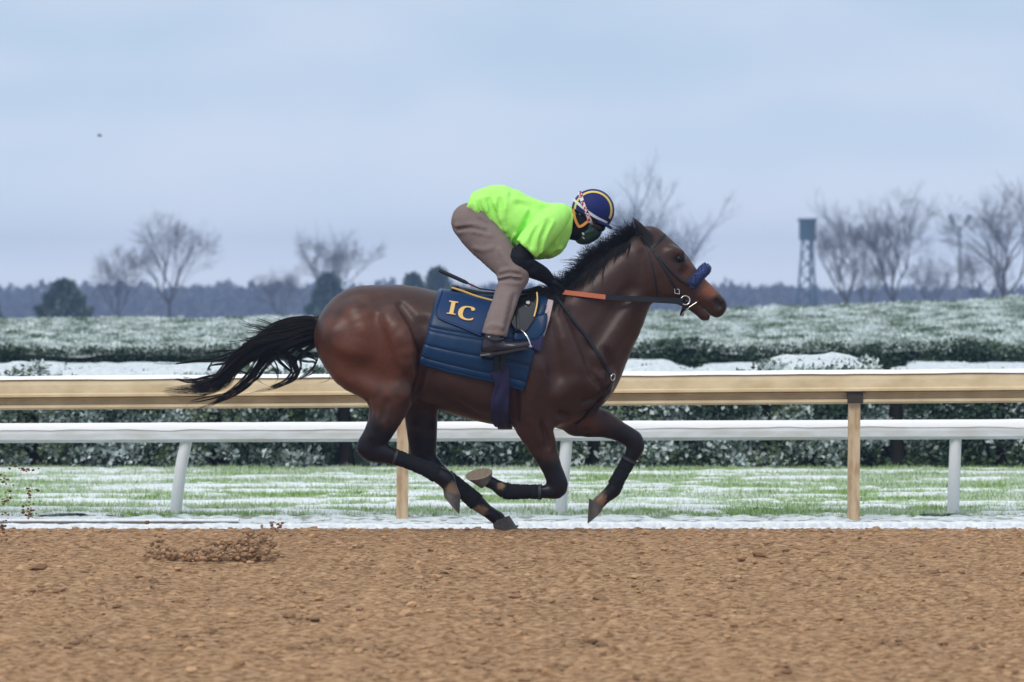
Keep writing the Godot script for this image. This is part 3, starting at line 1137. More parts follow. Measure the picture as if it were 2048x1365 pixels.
func hedge(called: String, label: String, x0: float, x1: float, zf: float, zb: float, y0: float, tf: Callable, group: String, size: float, density: float, snowy: float, bare := 0.0, seed_ := 1, snow_lift := 0.03) -> Node3D:
	# a clipped hedge: sprays over its front, ends and top, an inner dark mass of twigs, snow lying on top
	var R := RandomNumberGenerator.new()
	R.seed = seed_
	var h := thing(called, label, "hedge", Vector3((x0 + x1) * 0.5, y0, zf), group)
	var pl := []
	var co := []
	var spray := leaf_mesh(30 + seed_ % 3, 11, size * 0.9, size * 0.7)
	var area_f: float = (x1 - x0) * (tf.call((x0 + x1) * 0.5, zf) - y0)
	var area_t := (x1 - x0) * (zf - zb)
	for k in int(area_f * density):
		var x := R.randf_range(x0, x1)
		var top: float = tf.call(x, zf)
		var y := lerpf(y0 + 0.01, top, pow(R.randf(), 0.92))
		var rough := n_b.get_noise_2d(x * 2.2, y * 3.0 + seed_) * size * 1.6
		var ends := minf(x - x0, x1 - x)
		var z := zf + rough - absf(R.randfn()) * size * 0.9 - 0.10 * exp(-ends * 9.0)
		pl.append(Transform3D(Basis.from_euler(Vector3(R.randf_range(-0.5, 0.5), R.randf() * TAU, R.randf_range(-0.5, 0.5))).scaled(Vector3.ONE * R.randf_range(0.7, 1.25)), Vector3(x, y, z)))
		var patch := n_a.get_noise_2d(x * 1.9 + seed_, y * 3.5) + 0.6 * n_b.get_noise_2d(x * 5.0, y * 8.0 + seed_)
		var w := clampf(snowy + patch * 0.9 + R.randf_range(-0.4, 0.4), 0.0, 1.0)
		var tone := n_a.get_noise_2d(x * 0.8 + 30.0, y * 0.8)
		var green := Color(0.030, 0.066, 0.036).lerp(Color(0.10, 0.145, 0.055) if bare == 0.0 else Color(0.045, 0.085, 0.040), clampf(tone * 1.6 + R.randf_range(0.0, 0.5), 0.0, 1.0))
		co.append(green.lerp(Color(0.60, 0.68, 0.68), w if R.randf() < w + 0.15 else w * 0.2))
	var step := 0.08 if area_t < 14.0 else 0.16
	for k in int(area_t * density * 0.5):
		var x := R.randf_range(x0, x1)
		var z := R.randf_range(zb, zf)
		var y: float = tf.call(x, z)
		pl.append(Transform3D(Basis.from_euler(Vector3(R.randf_range(-0.4, 0.4), R.randf() * TAU, R.randf_range(-0.4, 0.4))).scaled(Vector3.ONE * R.randf_range(0.6, 1.1)), Vector3(x, y - R.randf() * size * 0.9 - (0.03 if bare == 0.0 else 0.0), z)))
		var w2 := clampf(0.55 + R.randf_range(-0.5, 0.5) + n_b.get_noise_2d(x * 1.5, z * 1.5) * 0.6, 0.0, 1.0) if bare == 0.0 else clampf(0.60 + R.randf_range(-0.25, 0.25) + n_b.get_noise_2d(x * 1.5, z * 0.6) * 1.1, 0.0, 1.0)
		co.append((Color(0.028, 0.060, 0.026) if bare == 0.0 else Color(0.09, 0.15, 0.085)).lerp(Color(0.66, 0.73, 0.72), w2))
	var fo := many("foliage", spray, M.leaf, pl, co, h)
	fo.set_meta("kind", "stuff")
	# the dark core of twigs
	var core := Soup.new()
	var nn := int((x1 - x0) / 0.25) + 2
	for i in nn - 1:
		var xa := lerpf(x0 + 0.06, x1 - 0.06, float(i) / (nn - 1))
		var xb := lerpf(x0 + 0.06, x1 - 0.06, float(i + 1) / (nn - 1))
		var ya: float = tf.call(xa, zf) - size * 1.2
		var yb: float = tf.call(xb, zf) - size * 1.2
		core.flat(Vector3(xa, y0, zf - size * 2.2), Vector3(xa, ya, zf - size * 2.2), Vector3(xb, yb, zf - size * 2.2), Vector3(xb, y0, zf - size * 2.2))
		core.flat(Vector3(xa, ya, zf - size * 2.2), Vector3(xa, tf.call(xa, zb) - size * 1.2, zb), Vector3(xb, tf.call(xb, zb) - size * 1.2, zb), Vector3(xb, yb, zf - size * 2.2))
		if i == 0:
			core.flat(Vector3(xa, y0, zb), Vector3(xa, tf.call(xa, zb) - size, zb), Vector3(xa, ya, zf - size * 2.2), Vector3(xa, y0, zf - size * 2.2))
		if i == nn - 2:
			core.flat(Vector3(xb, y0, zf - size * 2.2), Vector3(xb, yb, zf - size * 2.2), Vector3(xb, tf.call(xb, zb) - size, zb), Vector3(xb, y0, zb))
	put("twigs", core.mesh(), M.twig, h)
	# snow
	var nx := int((x1 - x0) / step)
	var nz := maxi(4, int((zf - zb) / step))
	var sy := func(x: float, z: float) -> float:
		var lump := (n_b.get_noise_2d(x * 1.6 + seed_, z * 1.6) * 0.03 + n_a.get_noise_2d(x * 0.7, z * 0.7 + seed_) * 0.03) + n_b.get_noise_2d(x * 5.0, z * 5.0) * 0.025
		var e := minf(minf(x - x0, x1 - x), minf(zf - z, z - zb)) / 0.25
		return tf.call(x, z) + snow_lift - bare * 0.05 + lump - 0.08 * pow(1.0 - clampf(e, 0.0, 1.0), 2.0)
	var sn := put("snow", sheet(x0, x1, zb, zf, nx, nz, sy, func(_x, _z): return Color.WHITE).mesh(), M.thin_snow if bare == 0.0 else M.frost, h)
	sn.set_meta("kind", "stuff")
	return h

func build_hedges() -> void:
	# front row of clipped bushes behind the grass course
	var Z := -11.5
	var cuts := [-700.0, -330.0, 62.0, 432.0, 690.0, 1186.0, 1530.0, 1794.0, 2006.0, 2380.0, 2740.0]
	var gaps := [8.0, 10.0, 17.0, 14.0, 34.0, 20.0, 12.0, 30.0, 15.0, 10.0, 8.0]
	var sc := F / (EYE.z - Z)
	var near_things := ["", "behind the flying soil", "left of the first leaning white post", "behind the horse's tail", "behind the horse's hind legs", "behind the horse's outstretched foreleg", "beside the tan rail post, broad", "between two dark stems past the tan rail post", "behind the last white post", "", ""]
	for i in cuts.size() - 1:
		var x0: float = (cuts[i] + gaps[i] - CU) / sc
		var x1: float = (cuts[i + 1] - gaps[i + 1] - CU) / sc
		var top := 0.60 + 0.05 * sin(i * 2.3)
		var tf := func(x: float, z: float) -> float: return top + (Z - z) * 0.055 + n_a.get_noise_2d(x * 0.8, z * 0.8) * 0.05
		var lab := "clipped evergreen hedge bush dusted with snow"
		if near_things[i]: lab += ", " + near_things[i]
		else: lab += ", past the end of the view" if i == 0 else ", beyond the last white post"
		var bush := hedge("hedge_bush", lab, x0, x1, Z, Z - 1.5, TURF, tf, "clipped bushes of the front hedge", 0.075, 780.0, 0.34 + 0.16 * sin(i * 1.9 + 4.0), 0.0, 40 + i)
		var so := Soup.new()
		var bp := Vector3((cuts[i + 1] - CU) / sc * 1.01, TURF, Z - 0.30)
		var wd := 0.05 + 0.04 * absf(sin(i * 3.1))
		so.tube([bp - Vector3(0, 0.05, 0), bp + Vector3(0.01, 0.15, 0), bp + Vector3(-0.01, 0.45, 0), bp + Vector3(0.0, 0.80, 0)], [wd * 1.9, wd * 1.1, wd, wd * 0.8], 9)
		put("stem", so.mesh(), M.stem, bush)
	# snow-covered low hedges in the infield behind, and the long back hedge
	var flat_top := func(y: float) -> Callable: return func(x: float, z: float) -> float: return y + n_a.get_noise_2d(x * 0.5, z * 0.5) * 0.03
	hedge("low_hedge", "long flat snow-covered hedge behind the horse's tail", -12.5, -1.2, -15.0, -24.0, TURF, flat_top.call(0.47), "flat snowy infield hedges", 0.07, 220.0, 0.3, 0.0, 61)
	hedge("low_hedge", "narrow snow-covered hedge strip just past the horse's chest", 1.0, 2.05, -19.5, -24.5, TURF, flat_top.call(0.49), "flat snowy infield hedges", 0.07, 220.0, 0.3, 0.0, 62)
	hedge("low_hedge", "broad snow-covered hedge with rounded end ahead of the horse", 1.62, 3.55, -15.5, -24.5, TURF, func(x: float, z: float) -> float: return 0.47 - 0.9 * (1.0 - smoothstep(-0.25, 0.1, x - lerpf(1.5, 2.35, (-15.5 - z) / 9.0))) + n_a.get_noise_2d(x * 0.5, z * 0.5) * 0.03, "flat snowy infield hedges", 0.07, 260.0, 0.2, 0.0, 63)
	hedge("low_hedge", "wedge-shaped snow-covered hedge beyond the tan rail post", 3.3, 9.2, -16.0, -25.0, TURF, func(x: float, z: float) -> float: return 0.47 - 0.9 * (1.0 - smoothstep(-0.35, 0.15, x - lerpf(3.4, 4.9, (-16.0 - z) / 9.0))) + n_a.get_noise_2d(x * 0.5, z * 0.5) * 0.03, "flat snowy infield hedges", 0.07, 260.0, 0.2, 0.0, 64)
	var back_l := func(x: float, z: float) -> float: return 0.67 + (-27.0 - z) * 0.016 + n_a.get_noise_2d(x * 0.45, z * 0.40) * 0.09
	var back_r := func(x: float, z: float) -> float: return 0.70 + (-25.0 - z) * (0.016 + 0.002 * (x - 3.0)) + n_a.get_noise_2d(x * 0.45, z * 0.40) * 0.09
	hedge("back_hedge", "long dark green back hedge with mottled snow behind the horse's tail", -13.0, -0.2, -27.0, -44.0, TURF, back_l, "back hedges of the infield", 0.075, 560.0, -0.75, 0.75, 65)
	hedge("back_hedge", "long dark green back hedge with mottled snow, rising beyond the tan post", 0.5, 13.0, -25.2, -46.0, TURF, back_r, "back hedges of the infield", 0.075, 560.0, -0.75, 0.75, 66)

# ------------------------------------------------------------------ far things
func bare_tree(seed_: int, height: float, spread: float, lean: float, most := 5600) -> Array:
	# a leafless winter tree: trunk with limbs, and a crown of fine branches
	var R := RandomNumberGenerator.new()
	R.seed = seed_
	var trunk := Soup.new()
	var crown := Soup.new()
	var todo := []
	var r0 := height * 0.0135
	var p0 := Vector3(0, -0.5, 0)
	var fork := height * R.randf_range(0.18, 0.32)
	var p1 := Vector3(lean * fork, fork, 0)
	trunk.tube([p0, p0.lerp(p1, 0.5) + Vector3(R.randfn() * 0.05, 0, 0), p1], [r0 * 1.5, r0 * 1.1, r0], 7)
	for k in R.randi_range(3, 4):
		var a := TAU * (k + R.randf() * 0.6) / 4.0
		todo.append([p1, Vector3(cos(a) * spread * 0.8, R.randf_range(0.85, 1.2), sin(a) * spread * 0.6).normalized(), height * R.randf_range(0.24, 0.32), r0 * 0.7, 0])
	todo.append([p1, Vector3(lean + R.randfn() * 0.1, 1, 0).normalized(), height * 0.34, r0 * 0.8, 0])
	var head := 0
	while head < todo.size():
		var b: Array = todo[head]
		head += 1
		var o: Vector3 = b[0]
		var d: Vector3 = b[1]
		var len: float = b[2]
		var r: float = b[3]
		var lv: int = b[4]
		var mid := o + d * len * 0.5 + Vector3(R.randfn(), R.randfn(), R.randfn()) * len * 0.06
		var e := o + d * len + Vector3(R.randfn(), R.randfn() * 0.5, R.randfn()) * len * 0.06
		(trunk if lv < 1 else crown).tube([o, mid, e], [maxf(r, height * 0.00055), maxf(r * 0.82, height * 0.0005), maxf(r * 0.62, height * 0.00045)], 5 if lv < 2 else 3, false)
		if lv >= 6 or todo.size() > most:
			continue
		var nk := R.randi_range(3, 4) if lv < 3 else 3
		for k in nk:
			var at := R.randf_range(0.35, 1.0) if k > 0 else 1.0
			var pd := (d + Vector3(R.randfn(), R.randfn() * 0.6 + 0.26, R.randfn()) * (0.33 + 0.05 * lv)).normalized()
			todo.append([o.lerp(mid, at * 2.0) if at < 0.5 else mid.lerp(e, at * 2.0 - 1.0), pd, len * R.randf_range(0.58, 0.78), r * (0.62 if k == 0 else 0.45), lv + 1])
	return [trunk.mesh(), crown.mesh()]

func conifer(height: float, width: float, seed_: int, dense: int) -> Array:
	var R := RandomNumberGenerator.new()
	R.seed = seed_
	var pl := []
	var co := []
	for k in dense:
		var t := pow(R.randf(), 1.3)
		var prof := pow(1.0 - t, 0.62) * (0.9 + 0.14 * sin(t * 27.0 + seed_))
		var a := R.randf() * TAU
		var rr := width * 0.5 * prof * (0.55 + 0.45 * sqrt(R.randf())) * (1.0 + 0.16 * sin(a * 5.0 + t * 9.0 + seed_))
		var tone := R.randf()
		pl.append(Transform3D(Basis.from_euler(Vector3(R.randf_range(-0.4, 0.4), -a + PI / 2, R.randf_range(-0.3, 0.3))).scaled(Vector3.ONE * height * R.randf_range(0.06, 0.12)), Vector3(cos(a) * rr, 0.04 * height + t * height * 0.93, sin(a) * rr)))
		co.append(Color(0.030, 0.062, 0.046).lerp(Color(0.075, 0.115, 0.085), tone).lerp(Color(0.5, 0.55, 0.55), 0.16 if R.randf() < 0.2 else 0.0))
	return [pl, co]

func build_far() -> void:
	# bare trees: pixel of the foot, of the top, distance, crown spread, lean, label
	var trees := [
		[237, 700, 486, 330, 0.55, -0.10, 1, "bare winter tree forking low, beside the big round conifer"],
		[335, 700, 452, 330, 0.62, 0.05, 2, "tall fine-twigged bare tree with a vase-shaped crown left of the horse's tail"],
		[662, 700, 464, 340, 0.40, 0.0, 3, "bare tree rising over the small conifer behind the horse's croup"],
		[1276, 700, 366, 460, 0.36, 0.0, 4, "tall bare tree behind the horse's ears and the rider's helmet"],
		[1366, 700, 424, 480, 0.40, 0.04, 5, "bare tree behind the horse's forehead"],
		[1694, 700, 446, 320, 0.60, 0.0, 6, "bare tree next to the lattice tower, with crooked limbs"],
		[1786, 700, 410, 310, 0.55, 0.02, 7, "tallest straight-trunked bare tree between tower and lamp mast"],
		[1730, 700, 500, 335, 0.65, 0.12, 8, "low spreading bare tree between two taller ones by the tower"],
		[2012, 700, 386, 300, 0.55, -0.02, 9, "large bare tree past the twin-headed lamp mast"],
		[1968, 700, 500, 335, 0.6, -0.1, 10, "thin bare tree at the foot of the twin-headed lamp mast"],
		[560, 700, 540, 380, 0.6, 0.0, 11, "small faint bare tree far behind the horse's tail"],
		[1862, 700, 520, 400, 0.65, 0.0, 12, "small faint bare tree far between tall tree and lamp mast"],
	]
	for t in trees:
		var dist: float = t[3] * 0.85
		var foot := P(t[0], 640, EYE.z - dist)
		foot.y = land_y(EYE.z - dist)
		var top := P(t[0], t[2], EYE.z - dist)
		var tr := thing("bare_tree", t[7], "tree", foot, "leafless trees beyond the infield")
		var made := bare_tree(t[6] * 13, top.y - foot.y, t[4], t[5], 2200 if t[6] in [4, 5] else 5600)
		for part in [["trunk", made[0]], ["crown", made[1]]]:
			var o := MeshInstance3D.new()
			o.name = part[0]
			o.mesh = part[1]
			o.material_override = M.bark
			tr.add_child(o)
	var spray := leaf_mesh(51, 14, 0.7, 0.75, 0.5)
	for c in [[128, 563, 140, 190, 1, "big rounded dark conifer beside a low-forking bare tree"], [657, 552, 92, 240, 2, "small pointed conifer behind the horse's croup"], [876, 540, 62, 250, 3, "conifer tip behind the riding whip"], [826, 552, 56, 255, 4, "round conifer tip left of the riding whip"], [-18, 600, 50, 180, 5, "dark conifer at the very end of the snowy hedge"]]:
		var dist2: float = c[3]
		var fo := P(c[0], 640, EYE.z - dist2)
		fo.y = land_y(EYE.z - dist2)
		var hh: float = P(c[0], c[1], EYE.z - dist2).y - fo.y
		var tr2 := thing("conifer", c[5], "tree", fo, "conifers beyond the infield")
		var got := conifer(hh, c[2] / F * dist2, c[4], 1500)
		var cr := many("crown", spray, M.leaf, got[0], got[1], tr2)
		cr.position = Vector3.ZERO
		cr.set_meta("kind", "stuff")
		var so := Soup.new()
		so.tube([Vector3(0, -0.1, 0), Vector3(0, hh * 0.5, 0), Vector3(0, hh * 0.95, 0)], [hh * 0.035, hh * 0.025, hh * 0.004], 7)
		var o2 := MeshInstance3D.new()
		o2.name = "trunk"
		o2.mesh = so.mesh()
		o2.material_override = M.bark
		tr2.add_child(o2)
	# the lattice tower with its cabin
	var D := 400.0
	var s := F / D
	var base := P(1613, 640, EYE.z - D)
	base.y = land_y(EYE.z - D)
	var tw := thing("lattice_tower", "dark teal lattice tower with a boxy cabin on top", "tower", base)
	var ty := func(v: float) -> float: return P(1613, v, EYE.z - D).y
	var rel := func(u: float, v: float, z: float) -> Vector3: return P(u, v, EYE.z - D + z)
	var cab := Soup.new()
	var cx := 15.5 / s
	cab.box(Vector3(-cx, ty.call(481) - base.y, -cx), Vector3(cx, ty.call(443) - base.y, cx), Transform3D(Basis.IDENTITY, base + Vector3(2.0 / s, 0, 0)))
	put("cabin", cab.mesh(), M.tower_green, tw)
	var roof := Soup.new()
	roof.box(Vector3(-cx * 1.18, ty.call(443) - base.y, -cx * 1.18), Vector3(cx * 1.18, ty.call(437.5) - base.y, cx * 1.18), Transform3D(Basis.IDENTITY, base + Vector3(2.0 / s, 0, 0)))
	put("roof", roof.mesh(), M.tower_green, tw)
	for sx in [-1.0, 1.0]:
		for sz in [-1.0, 1.0]:
			var leg := Soup.new()
			leg.tube([base + Vector3(sx * 22.0 / s, 0, sz * 22.0 / s), base + Vector3(2.0 / s + sx * 10.0 / s, ty.call(481) - base.y, sz * 10.0 / s)], [0.07, 0.06], 6)
			put("leg", leg.mesh(), M.tower_green, tw)
	var tall: float = ty.call(481) - base.y
	for k in 6:
		var f0 := k / 6.0
		var f1 := (k + 1) / 6.0
		var br := Soup.new()
		for face in 4:
			var ang := face * PI / 2
			var rot := Basis(Vector3.UP, ang)
			var w0 := lerpf(22.0, 10.0, f0) / s
			var w1 := lerpf(22.0, 10.0, f1) / s
			var ox0 := Vector3(2.0 / s * f0, tall * f0, 0)
			var ox1 := Vector3(2.0 / s * f1, tall * f1, 0)
			br.tube([base + ox0 + rot * Vector3(-w0, 0, w0), base + ox1 + rot * Vector3(w1, 0, w1)], [0.045, 0.045], 5)
			br.tube([base + ox0 + rot * Vector3(w0, 0, w0), base + ox1 + rot * Vector3(-w1, 0, w1)], [0.045, 0.045], 5)
			br.tube([base + ox1 + rot * Vector3(-w1, 0, w1), base + ox1 + rot * Vector3(w1, 0, w1)], [0.045, 0.045], 5)
		put("bracing", br.mesh(), M.tower_green, tw)
	var stair := Soup.new()
	stair.box(Vector3(-0.12, 0, -0.12), Vector3(0.12, tall, 0.12), Transform3D(Basis.IDENTITY, base + Vector3(7.0 / s, 0, 0.5)))
	put("stair_shaft", stair.mesh(), M.tower_green, tw)
	# the twin-headed lamp mast
	var mb := P(1920, 640, EYE.z - 380.0)
	mb.y = land_y(EYE.z - 380.0)
	var ms := F / 380.0
	var mt: float = P(1920, 455, EYE.z - 380.0).y
	var mast := thing("lamp_mast", "tall grey lamp mast with two raised lamp heads", "lamp post", mb)
	var pole := Soup.new()
	pole.tube([mb, Vector3(mb.x, mt, mb.z)], [0.20, 0.13], 8)
	put("pole", pole.mesh(), M.pole, mast)
	for sx in [-1.0, 1.0]:
		var arm := Soup.new()
		arm.tube([Vector3(mb.x, mt, mb.z), Vector3(mb.x + sx * 9.0 / ms, mt + 2.0 / ms, mb.z), Vector3(mb.x + sx * 17.0 / ms, mt + 20.0 / ms, mb.z)], [0.09, 0.09, 0.09], 6)
		put("arm", arm.mesh(), M.pole, mast)
		var head := Soup.new()
		head.box(Vector3(-0.22, -0.45, -0.3), Vector3(0.22, 0.45, 0.3), Transform3D(Basis(Vector3(0, 0, 1), -sx * 0.5), Vector3(mb.x + sx * 17.0 / ms, mt + 18.0 / ms, mb.z)))
		put("lamp_head", head.mesh(), M.pole, mast)
	# far wood along the horizon
	var wood := leaf_mesh(71, 40, 1.0, 0.55, 0.4)
	var wp := []
	var wc := []
	for k in 10500:
		var dist3 := rng.randf_range(600.0, 880.0)
		var u := rng.randf_range(-620.0, 2670.0)
		var crest := 588.0 + 9.0 * n_a.get_noise_1d(u * 0.006) + 13.0 * n_a.get_noise_1d(u * 0.028 + 50.0) + (4.0 if u > 1450 else 0.0)
		var v := lerpf(crest - 5.0, 668.0, pow(rng.randf(), 0.9))
		var sz := rng.randf_range(0.8, 1.7)
		wp.append(Transform3D(Basis.from_euler(Vector3(0, rng.randf() * TAU, 0)).scaled(Vector3(sz, sz * 1.2, sz)), P(u, v, EYE.z - dist3)))
		var tone := rng.randf()
		wc.append(Color(0.085, 0.074, 0.066).lerp(Color(0.150, 0.132, 0.118), tone))
	tag(many("far_wood", wood, M.leaf, wp, wc), "far bluish belt of winter woodland along the horizon", "woodland", "", "stuff")

func build_small() -> void:
	# soil thrown up by the hooves
	var clod := clod_mesh(9)
	var R := RandomNumberGenerator.new()
	R.seed = 12
	var a := []
	var ac := []
	for k in 1100:
		var t := R.randf()
		var u := lerpf(372.0, 545.0, t) + R.randfn() * 9.0
		var hgt := 16.0 + 56.0 * pow(t, 1.3)
		var v := 1124.0 - absf(R.randfn()) * hgt * 0.42 - R.randf() * 6.0
		if R.randf() < 0.16:
			u = R.randf_range(290.0, 372.0)
			v = 1124.0 - absf(R.randfn()) * 22.0 * (1.0 - (u - 290.0) / 140.0)
		var z := 2.15 + R.randfn() * 0.16
		var p := P(u, v, z)
		p.y = maxf(p.y, 0.004)
		var s := R.randf_range(0.004, 0.013) * (1.8 if R.randf() < 0.14 else 1.0)
		a.append(Transform3D(Basis.from_euler(Vector3(R.randf() * 6, R.randf() * 6, R.randf() * 6)).scaled(Vector3(s * 1.3, s, s)), p))
		ac.append(Color.WHITE * R.randf_range(0.55, 1.2))
	tag(many("soil_spray", clod, M.clod, a, ac), "burst of brown soil thrown up behind the horse's hooves", "soil", "", "stuff")
	var b := []
	var bc := []
	for q in [[10, 965, 14, 24], [8, 1010, 12, 26], [62, 985, 10, 14], [54, 1015, 12, 10], [8, 1055, 12, 22], [60, 1030, 10, 8], [70, 1095, 30, 12], [20, 1095, 22, 14], [55, 940, 30, 5], [548, 1050, 10, 10], [40, 1130, 40, 12]]:
		for k in 15:
			var p2 := P(q[0] + R.randfn() * q[2] * 0.55, q[1] + R.randfn() * q[3] * 0.55, 1.0 + R.randfn() * 0.15)
			var s2 := R.randf_range(0.003, 0.009)
			b.append(Transform3D(Basis.from_euler(Vector3(R.randf() * 6, R.randf() * 6, R.randf() * 6)).scaled(Vector3(s2 * 1.4, s2, s2)), p2))
			bc.append(Color(0.50, 0.38, 0.34) * R.randf_range(0.6, 1.2))
	tag(many("soil_crumbs", clod, M.clod, b, bc), "reddish brown soil crumbs flying high behind the horse", "soil", "", "stuff")
	# a bird in the sky
	var bird := thing("bird", "tiny dark bird flying in the cloudy sky", "bird", P(199, 272, -60.0))
	var so := Soup.new()
	var c := bird.position
	so.tube([c + Vector3(-0.06, 0.01, 0), c + Vector3(-0.02, 0, 0), c + Vector3(0.03, 0, 0), c + Vector3(0.055, 0.010, 0)], [0.005, 0.017, 0.016, 0.004], 7)
	put("body", so.mesh(), M.feather, bird)
	for s3 in [-1.0, 1.0]:
		var wg := Soup.new()
		var q0 := c + Vector3(0.03, 0.01, 0)
		for th in [0.003, -0.003]:
			wg.flat(q0 + Vector3(0, th, 0), q0 + Vector3(-0.02, 0.03 + th, s3 * 0.07), q0 + Vector3(-0.06, 0.02 + th, s3 * 0.13), q0 + Vector3(-0.045, th, 0))
		put("wing", wg.mesh(), M.feather, bird)

# ------------------------------------------------------------------ the horse
var HF := Field.new()
var trunk_ids := PackedInt32Array()
var head_ids := PackedInt32Array()
var coat_noise := FastNoiseLite.new()
var horse: Node3D

var patches := [   # the bay coat: mahogany quarters, tan muzzle and forearm, dark skin round eye and nostril
	[730, 705, 112, 120, Color(0.128, 0.045, 0.026), 0.85], [1415, 573, 30, 26, Color(0.215, 0.076, 0.040), 0.9],
	[1384, 540, 20, 36, Color(0.11, 0.044, 0.030), 0.6], [1170, 850, 45, 25, Color(0.12, 0.050, 0.032), 0.7], [1408, 630, 16, 16, Color(0.045, 0.024, 0.020), 0.8],
	[1442, 612, 16, 26, Color(0.022, 0.017, 0.017), 0.9], [1358, 520, 17, 11, Color(0.012, 0.010, 0.010), 1.0],
]

func horse_color(p: Vector3, _n: Vector3) -> Color:
	var q := pix(p)
	var n := coat_noise.get_noise_3dv(p * 9.0)
	var fine := coat_noise.get_noise_3dv(p * 60.0)
	var c := Color(0.046, 0.0225, 0.0172)
	# bay coat: mahogany on the quarters, flank and muzzle, darker along the back
	for a in patches:
		var e: float = Vector2((q.x - a[0]) / a[2], (q.y - a[1]) / a[3]).length()
		c = c.lerp(a[4], a[5] * (1.0 - smoothstep(0.35, 1.15, e + n * 0.45)))
	# black points: lower legs, ears, crest
	var black := Color(0.008, 0.0075, 0.0085)
	var dark := 0.0
	var knee := 862.0 + n * 26.0
	if q.x < 900.0:
		knee = 850.0 + n * 30.0
	elif q.x > 1180.0:
		knee = 870.0 - (q.x - 1180.0) * 0.25 + n * 22.0
	elif q.x < 1150.0:
		knee = 925.0 + n * 26.0
	dark = smoothstep(knee - 22.0, knee + 22.0, q.y)
	var on_ear := Geometry2D.get_closest_point_to_segment(q, Vector2(1296, 480), Vector2(1267, 436))
	if absf(p.z) > 0.03:
		dark = maxf(dark, 0.9 * (1.0 - smoothstep(10.0, 15.0, q.distance_to(on_ear) + n * 4.0)))
	var crest := _crest(q.x) + 14.0 + n * 10.0
	if q.x > 1120.0 and q.x < 1275.0 and q.y < crest:
		dark = maxf(dark, 0.9)
	c = c.lerp(black, dark)
	# track mud dried on pasterns
	for a in [[905, 982, 17, 17], [1200, 1000, 17, 20], [1003, 973, 12, 10], [962, 1022, 18, 12], [850, 955, 24, 9], [1250, 950, 9, 26]]:
		var e2: float = Vector2((q.x - a[0]) / a[2], (q.y - a[1]) / a[3]).length()
		c = c.lerp(Color(0.25, 0.155, 0.095), 0.7 * (1.0 - smoothstep(0.6, 1.05, e2 + fine * 0.5 + n * 0.4)))
	return c * (1.0 + fine * 0.16 + n * 0.10)

func _crest(u: float) -> float:
	var pts := [Vector2(1100, 590), Vector2(1125, 578), Vector2(1150, 558), Vector2(1180, 533), Vector2(1210, 508), Vector2(1240, 486), Vector2(1272, 468)]
	for i in pts.size() - 1:
		if u <= pts[i + 1].x:
			return lerpf(pts[i].y, pts[i + 1].y, clampf((u - pts[i].x) / (pts[i + 1].x - pts[i].x), 0.0, 1.0))
	return 468.0

